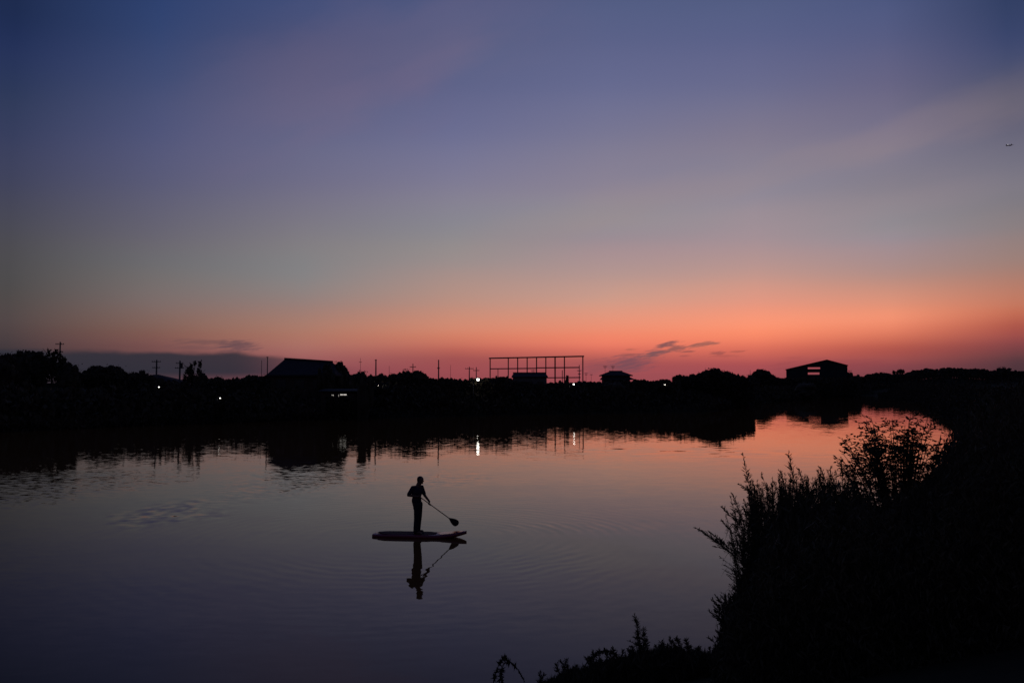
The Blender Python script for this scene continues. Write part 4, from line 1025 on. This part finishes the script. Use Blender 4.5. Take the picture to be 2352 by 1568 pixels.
weed(1655, 1395, 11.4, 'short bent weed at the lower left edge of the thicket', lean=1715, lush=1.2, plume=.6)
weed(1638, 1370, 11.2, 'small wispy weed sticking out low at the thicket left edge', lean=1705, lush=.7, plume=.6)
weed(1640, 1440, 11.6, 'lowest wispy weed on the thicket left edge near the water', lean=1700, lush=.9, plume=.4)
for i in range(22):
    yt = random.uniform(1290, 1480); ex = float(np.interp(yt, [1290, 1345, 1380, 1440, 1490], [1715, 1690, 1664, 1658, 1652]))
    weed(ex-random.uniform(4, 30), yt-random.uniform(0, 20), random.uniform(10.9, 12), 'small wisp sticking out of the lower left edge of the thicket', lean=ex+random.uniform(15, 50), group='small wisps on the lower left edge of the thicket', lush=random.uniform(.5, 1.3), plume=.6)
TOP = [(1690,1215),(1720,1145),(1745,1105),(1780,1105),(1815,1085),(1850,1080),(1880,1080),(1915,1065),(1950,1065),(1985,1110),(2015,1130),(2060,1130),(2110,1110),(2160,1085),(2200,1070)]
for i in range(250):
    px_ = random.uniform(1700, 2190) if i % 3 else random.uniform(1695, 1850); yt = float(interp(px_, TOP))+random.uniform(0, 75)*(1 if random.random() < .8 else .2); Y_ = random.uniform(10.6, 13.6)
    lb = ('tall thin dark weed at the left end of the thicket, round the highest narrow spike' if px_ < 1790 else
          'tall thin dark weed in the thicket round the broad feathery top' if px_ < 1875 else
          'tall thin dark weed in the thicket just left of the leafy shrub' if px_ < 1960 else
          'tall thin dark weed standing before the stems of the leafy shrub' if px_ < 2110 else
          'tall thin dark weed at the right end of the thicket beyond the leafy shrub')
    weed(px_, yt, Y_, lb, None, group=G1+', '+lb.split('weed ')[1])
# low plants along the bottom edge
def low(px, ytop, Y, foot, label, lush, plume, cat='weed'):
    return weed(px, ytop, Y, label, lean=foot, lush=lush, plume=plume)
low(1457, 1400, 12.3, 1466, 'tallest slim spike standing up from the grass at the bottom edge', 2.6, .5)
low(1476, 1430, 12.3, 1470, 'shorter spike right beside the tallest slim spike at the bottom edge', 2.2, .5)
low(1462, 1445, 12.4, 1470, 'leafy shoot at the foot of the twin slim spikes', 3.0, .5)
low(1284, 1502, 12.0, 1312, 'lone pointed shoot right of the drooping stalks at the bottom', 2.2, .3)
low(1560, 1466, 12.6, 1560, 'pointed tuft right of the twin slim spikes', 4.0, .6)
low(1548, 1474, 12.7, 1556, 'small shoot beside the pointed tuft at the bottom', 3.0, .4)
low(1520, 1478, 12.6, 1516, 'small shoot between the twin spikes and the pointed tuft', 3.0, .4)
low(1345, 1512, 12.3, 1372, 'short shoot leaning left in the bottom weeds', 3.0, .3)
for i in range(44):
    px_ = random.uniform(1240, 1650); yt = float(interp(px_, MASS))-random.uniform(2, 26)
    low(px_, yt, random.uniform(11.6, 13), px_+random.uniform(-22, 22), 'small ragged shoot in the weeds along the bottom edge', 2.6, .35)['group'] = 'small shoots along the bottom edge'
def arch(pts, label, seed, leafy=1.0):
    P = [at(*q) for q in pts]; foot = P[0]; root = empty('drooping_weed', foot); tag(root, label, 'weed')
    P = [q-foot for q in P]; ts = np.linspace(0, 1, len(P))
    arr = np.array(P); f = lambda t: Vector([float(np.interp(t, ts, arr[:,k])) for k in range(3)])
    fine = [f(t) for t in np.linspace(0, 1, 16)]
    MB().tube(fine, [.009*(1-.7*i/15)+.001 for i in range(16)], 5).build('stem', M['stem'], root)
    r = np.random.default_rng(seed); n = int(60*leafy); t = r.uniform(.15, 1, n); C = np.array([f(a) for a in t])
    D = r.normal(size=(n, 3))*.6+np.array([f(min(1, a+.05))-f(max(0, a-.05)) for a in t])*6; D[:,2] -= .4
    L = r.uniform(.03, .075, n); leafset(C, D, L, L*.24, r, 'leaves', M['leaf'], root)
arch([(1128,1640,11.6),(1134,1560,11.7),(1146,1524,11.8),(1158,1508,11.8),(1166,1516,11.8)], 'upright left stalk of the drooping pair at the bottom edge', 1, 1.2)
arch([(1140,1640,11.7),(1146,1570,11.8),(1157,1522,11.9),(1172,1520,11.9),(1188,1534,11.9),(1206,1566,11.9)], 'arched stalk drooping right, right one of the pair at the bottom edge', 2, .8)
arch([(1165,1640,11.8),(1160,1590,11.8),(1150,1550,11.9),(1153,1535,11.9)], 'short leafy stalk under the drooping arch at the bottom edge', 3, 1.0)
arch([(1336,1540,12.2),(1352,1515,12.3),(1372,1498,12.3),(1395,1494,12.3),(1412,1500,12.3),(1420,1516,12.3)], 'arched leafy stem making a small mound in the bottom weeds', 4, 1.6)
arch([(1660,1530,12.2),(1668,1505,12.3),(1655,1488,12.3),(1640,1494,12.3)], 'small bent stem where the grass meets the thicket', 5, 1.0)

# leafy shrub
Y0 = 15.2; ctr = at(2064, 1010, Y0); z0 = gz(ctr.x, Y0)
shrub = empty('leafy_shrub', (ctr.x, Y0, z0)); tag(shrub, 'leafy shrub with small oval leaves, water glowing through its crown', 'shrub')
rs = np.random.default_rng(77); tips = []; br = MB(); topz = at(2060, 950, Y0).z-z0; rad = 150*Y0/1960
leafP, leafD = [], []
for k in range(74):
    a = rs.uniform(0, 6.283); q = rs.uniform(0, 1)**.42; ex, ey = math.cos(a)*q*rad, math.sin(a)*q*rad*.8
    ez = topz*(1-.27*q**3)-rs.uniform(0, 1)**2*.5
    b0 = Vector((ex*.12, ey*.15, -.05)); b3 = Vector((ex, ey, ez)); b1 = Vector((ex*.2, ey*.2, ez*.45)); b2 = Vector((ex*.62, ey*.6, ez*.82))
    cv = lambda t: b0*(1-t)**3+b1*3*t*(1-t)**2+b2*3*t*t*(1-t)+b3*t**3
    n_ = 12; br.tube([cv(i/n_) for i in range(n_+1)], [.016*(1-.85*i/n_)+.0015 for i in range(n_+1)], 5)
    for m_ in range(17):
        t0 = rs.uniform(.35, 1.0)**.8; c = cv(t0); th = rs.uniform(0, 6.283); ln = rs.uniform(.10, .30)
        d = Vector((math.cos(th), math.sin(th), rs.uniform(-.15, .8))).normalized()*ln
        br.tube([c, c+d*.5+Vector((0,0,.01)), c+d], [.004,.003,.0012], 4)
        for g_ in range(7):
            u = (g_+1)/7; pp = c+d*u; sd = d.cross(Vector((0,0,1))).normalized()*(1 if g_ % 2 else -1)
            dd = d.normalized()*.6+sd*.8+Vector(rs.normal(size=3)*.35); leafP.append(pp); leafD.append(dd.normalized())
br.build('branches', M['bark'], shrub)
N_ = len(leafP); Lh_ = rs.uniform(.026, .046, N_)
lm = bpy.data.meshes.new('leaf')
lm.from_pydata([(0,0,0),(.35,.22,.03),(.8,.24,.04),(1.35,.15,.02),(2,0,-.05),(1.35,-.15,.02),(.8,-.24,.04),(.35,-.22,.03),(.8,0,-.01),(1.35,0,-.02)], [],
  [(0,1,8),(0,8,7),(1,2,8),(8,6,7),(2,3,9,8),(8,9,5,6),(3,4,9),(9,4,5)]); lm.materials.append(M['leaf']); lm.update()
order = rs.permutation(N_); first = [int(i) for i in order if leafP[int(i)].y < .1][:300]; fs = set(first)
for i in first:
    o = link_mesh('leaf', lm, None, shrub); o.location = leafP[i]; o.scale = (Lh_[i],)*3
    o.rotation_euler = Vector(leafD[i]).to_track_quat('X', 'Z').to_euler()
idx = [i for i in range(N_) if i not in fs]
Pm = np.array([leafP[i]+leafD[i]*float(Lh_[i]) for i in idx]); Dm = np.array([leafD[i] for i in idx])
o = leafset(Pm, Dm, Lh_[idx], Lh_[idx]*.42, rs, 'leaves', M['leaf'], shrub); o['kind'] = 'stuff'
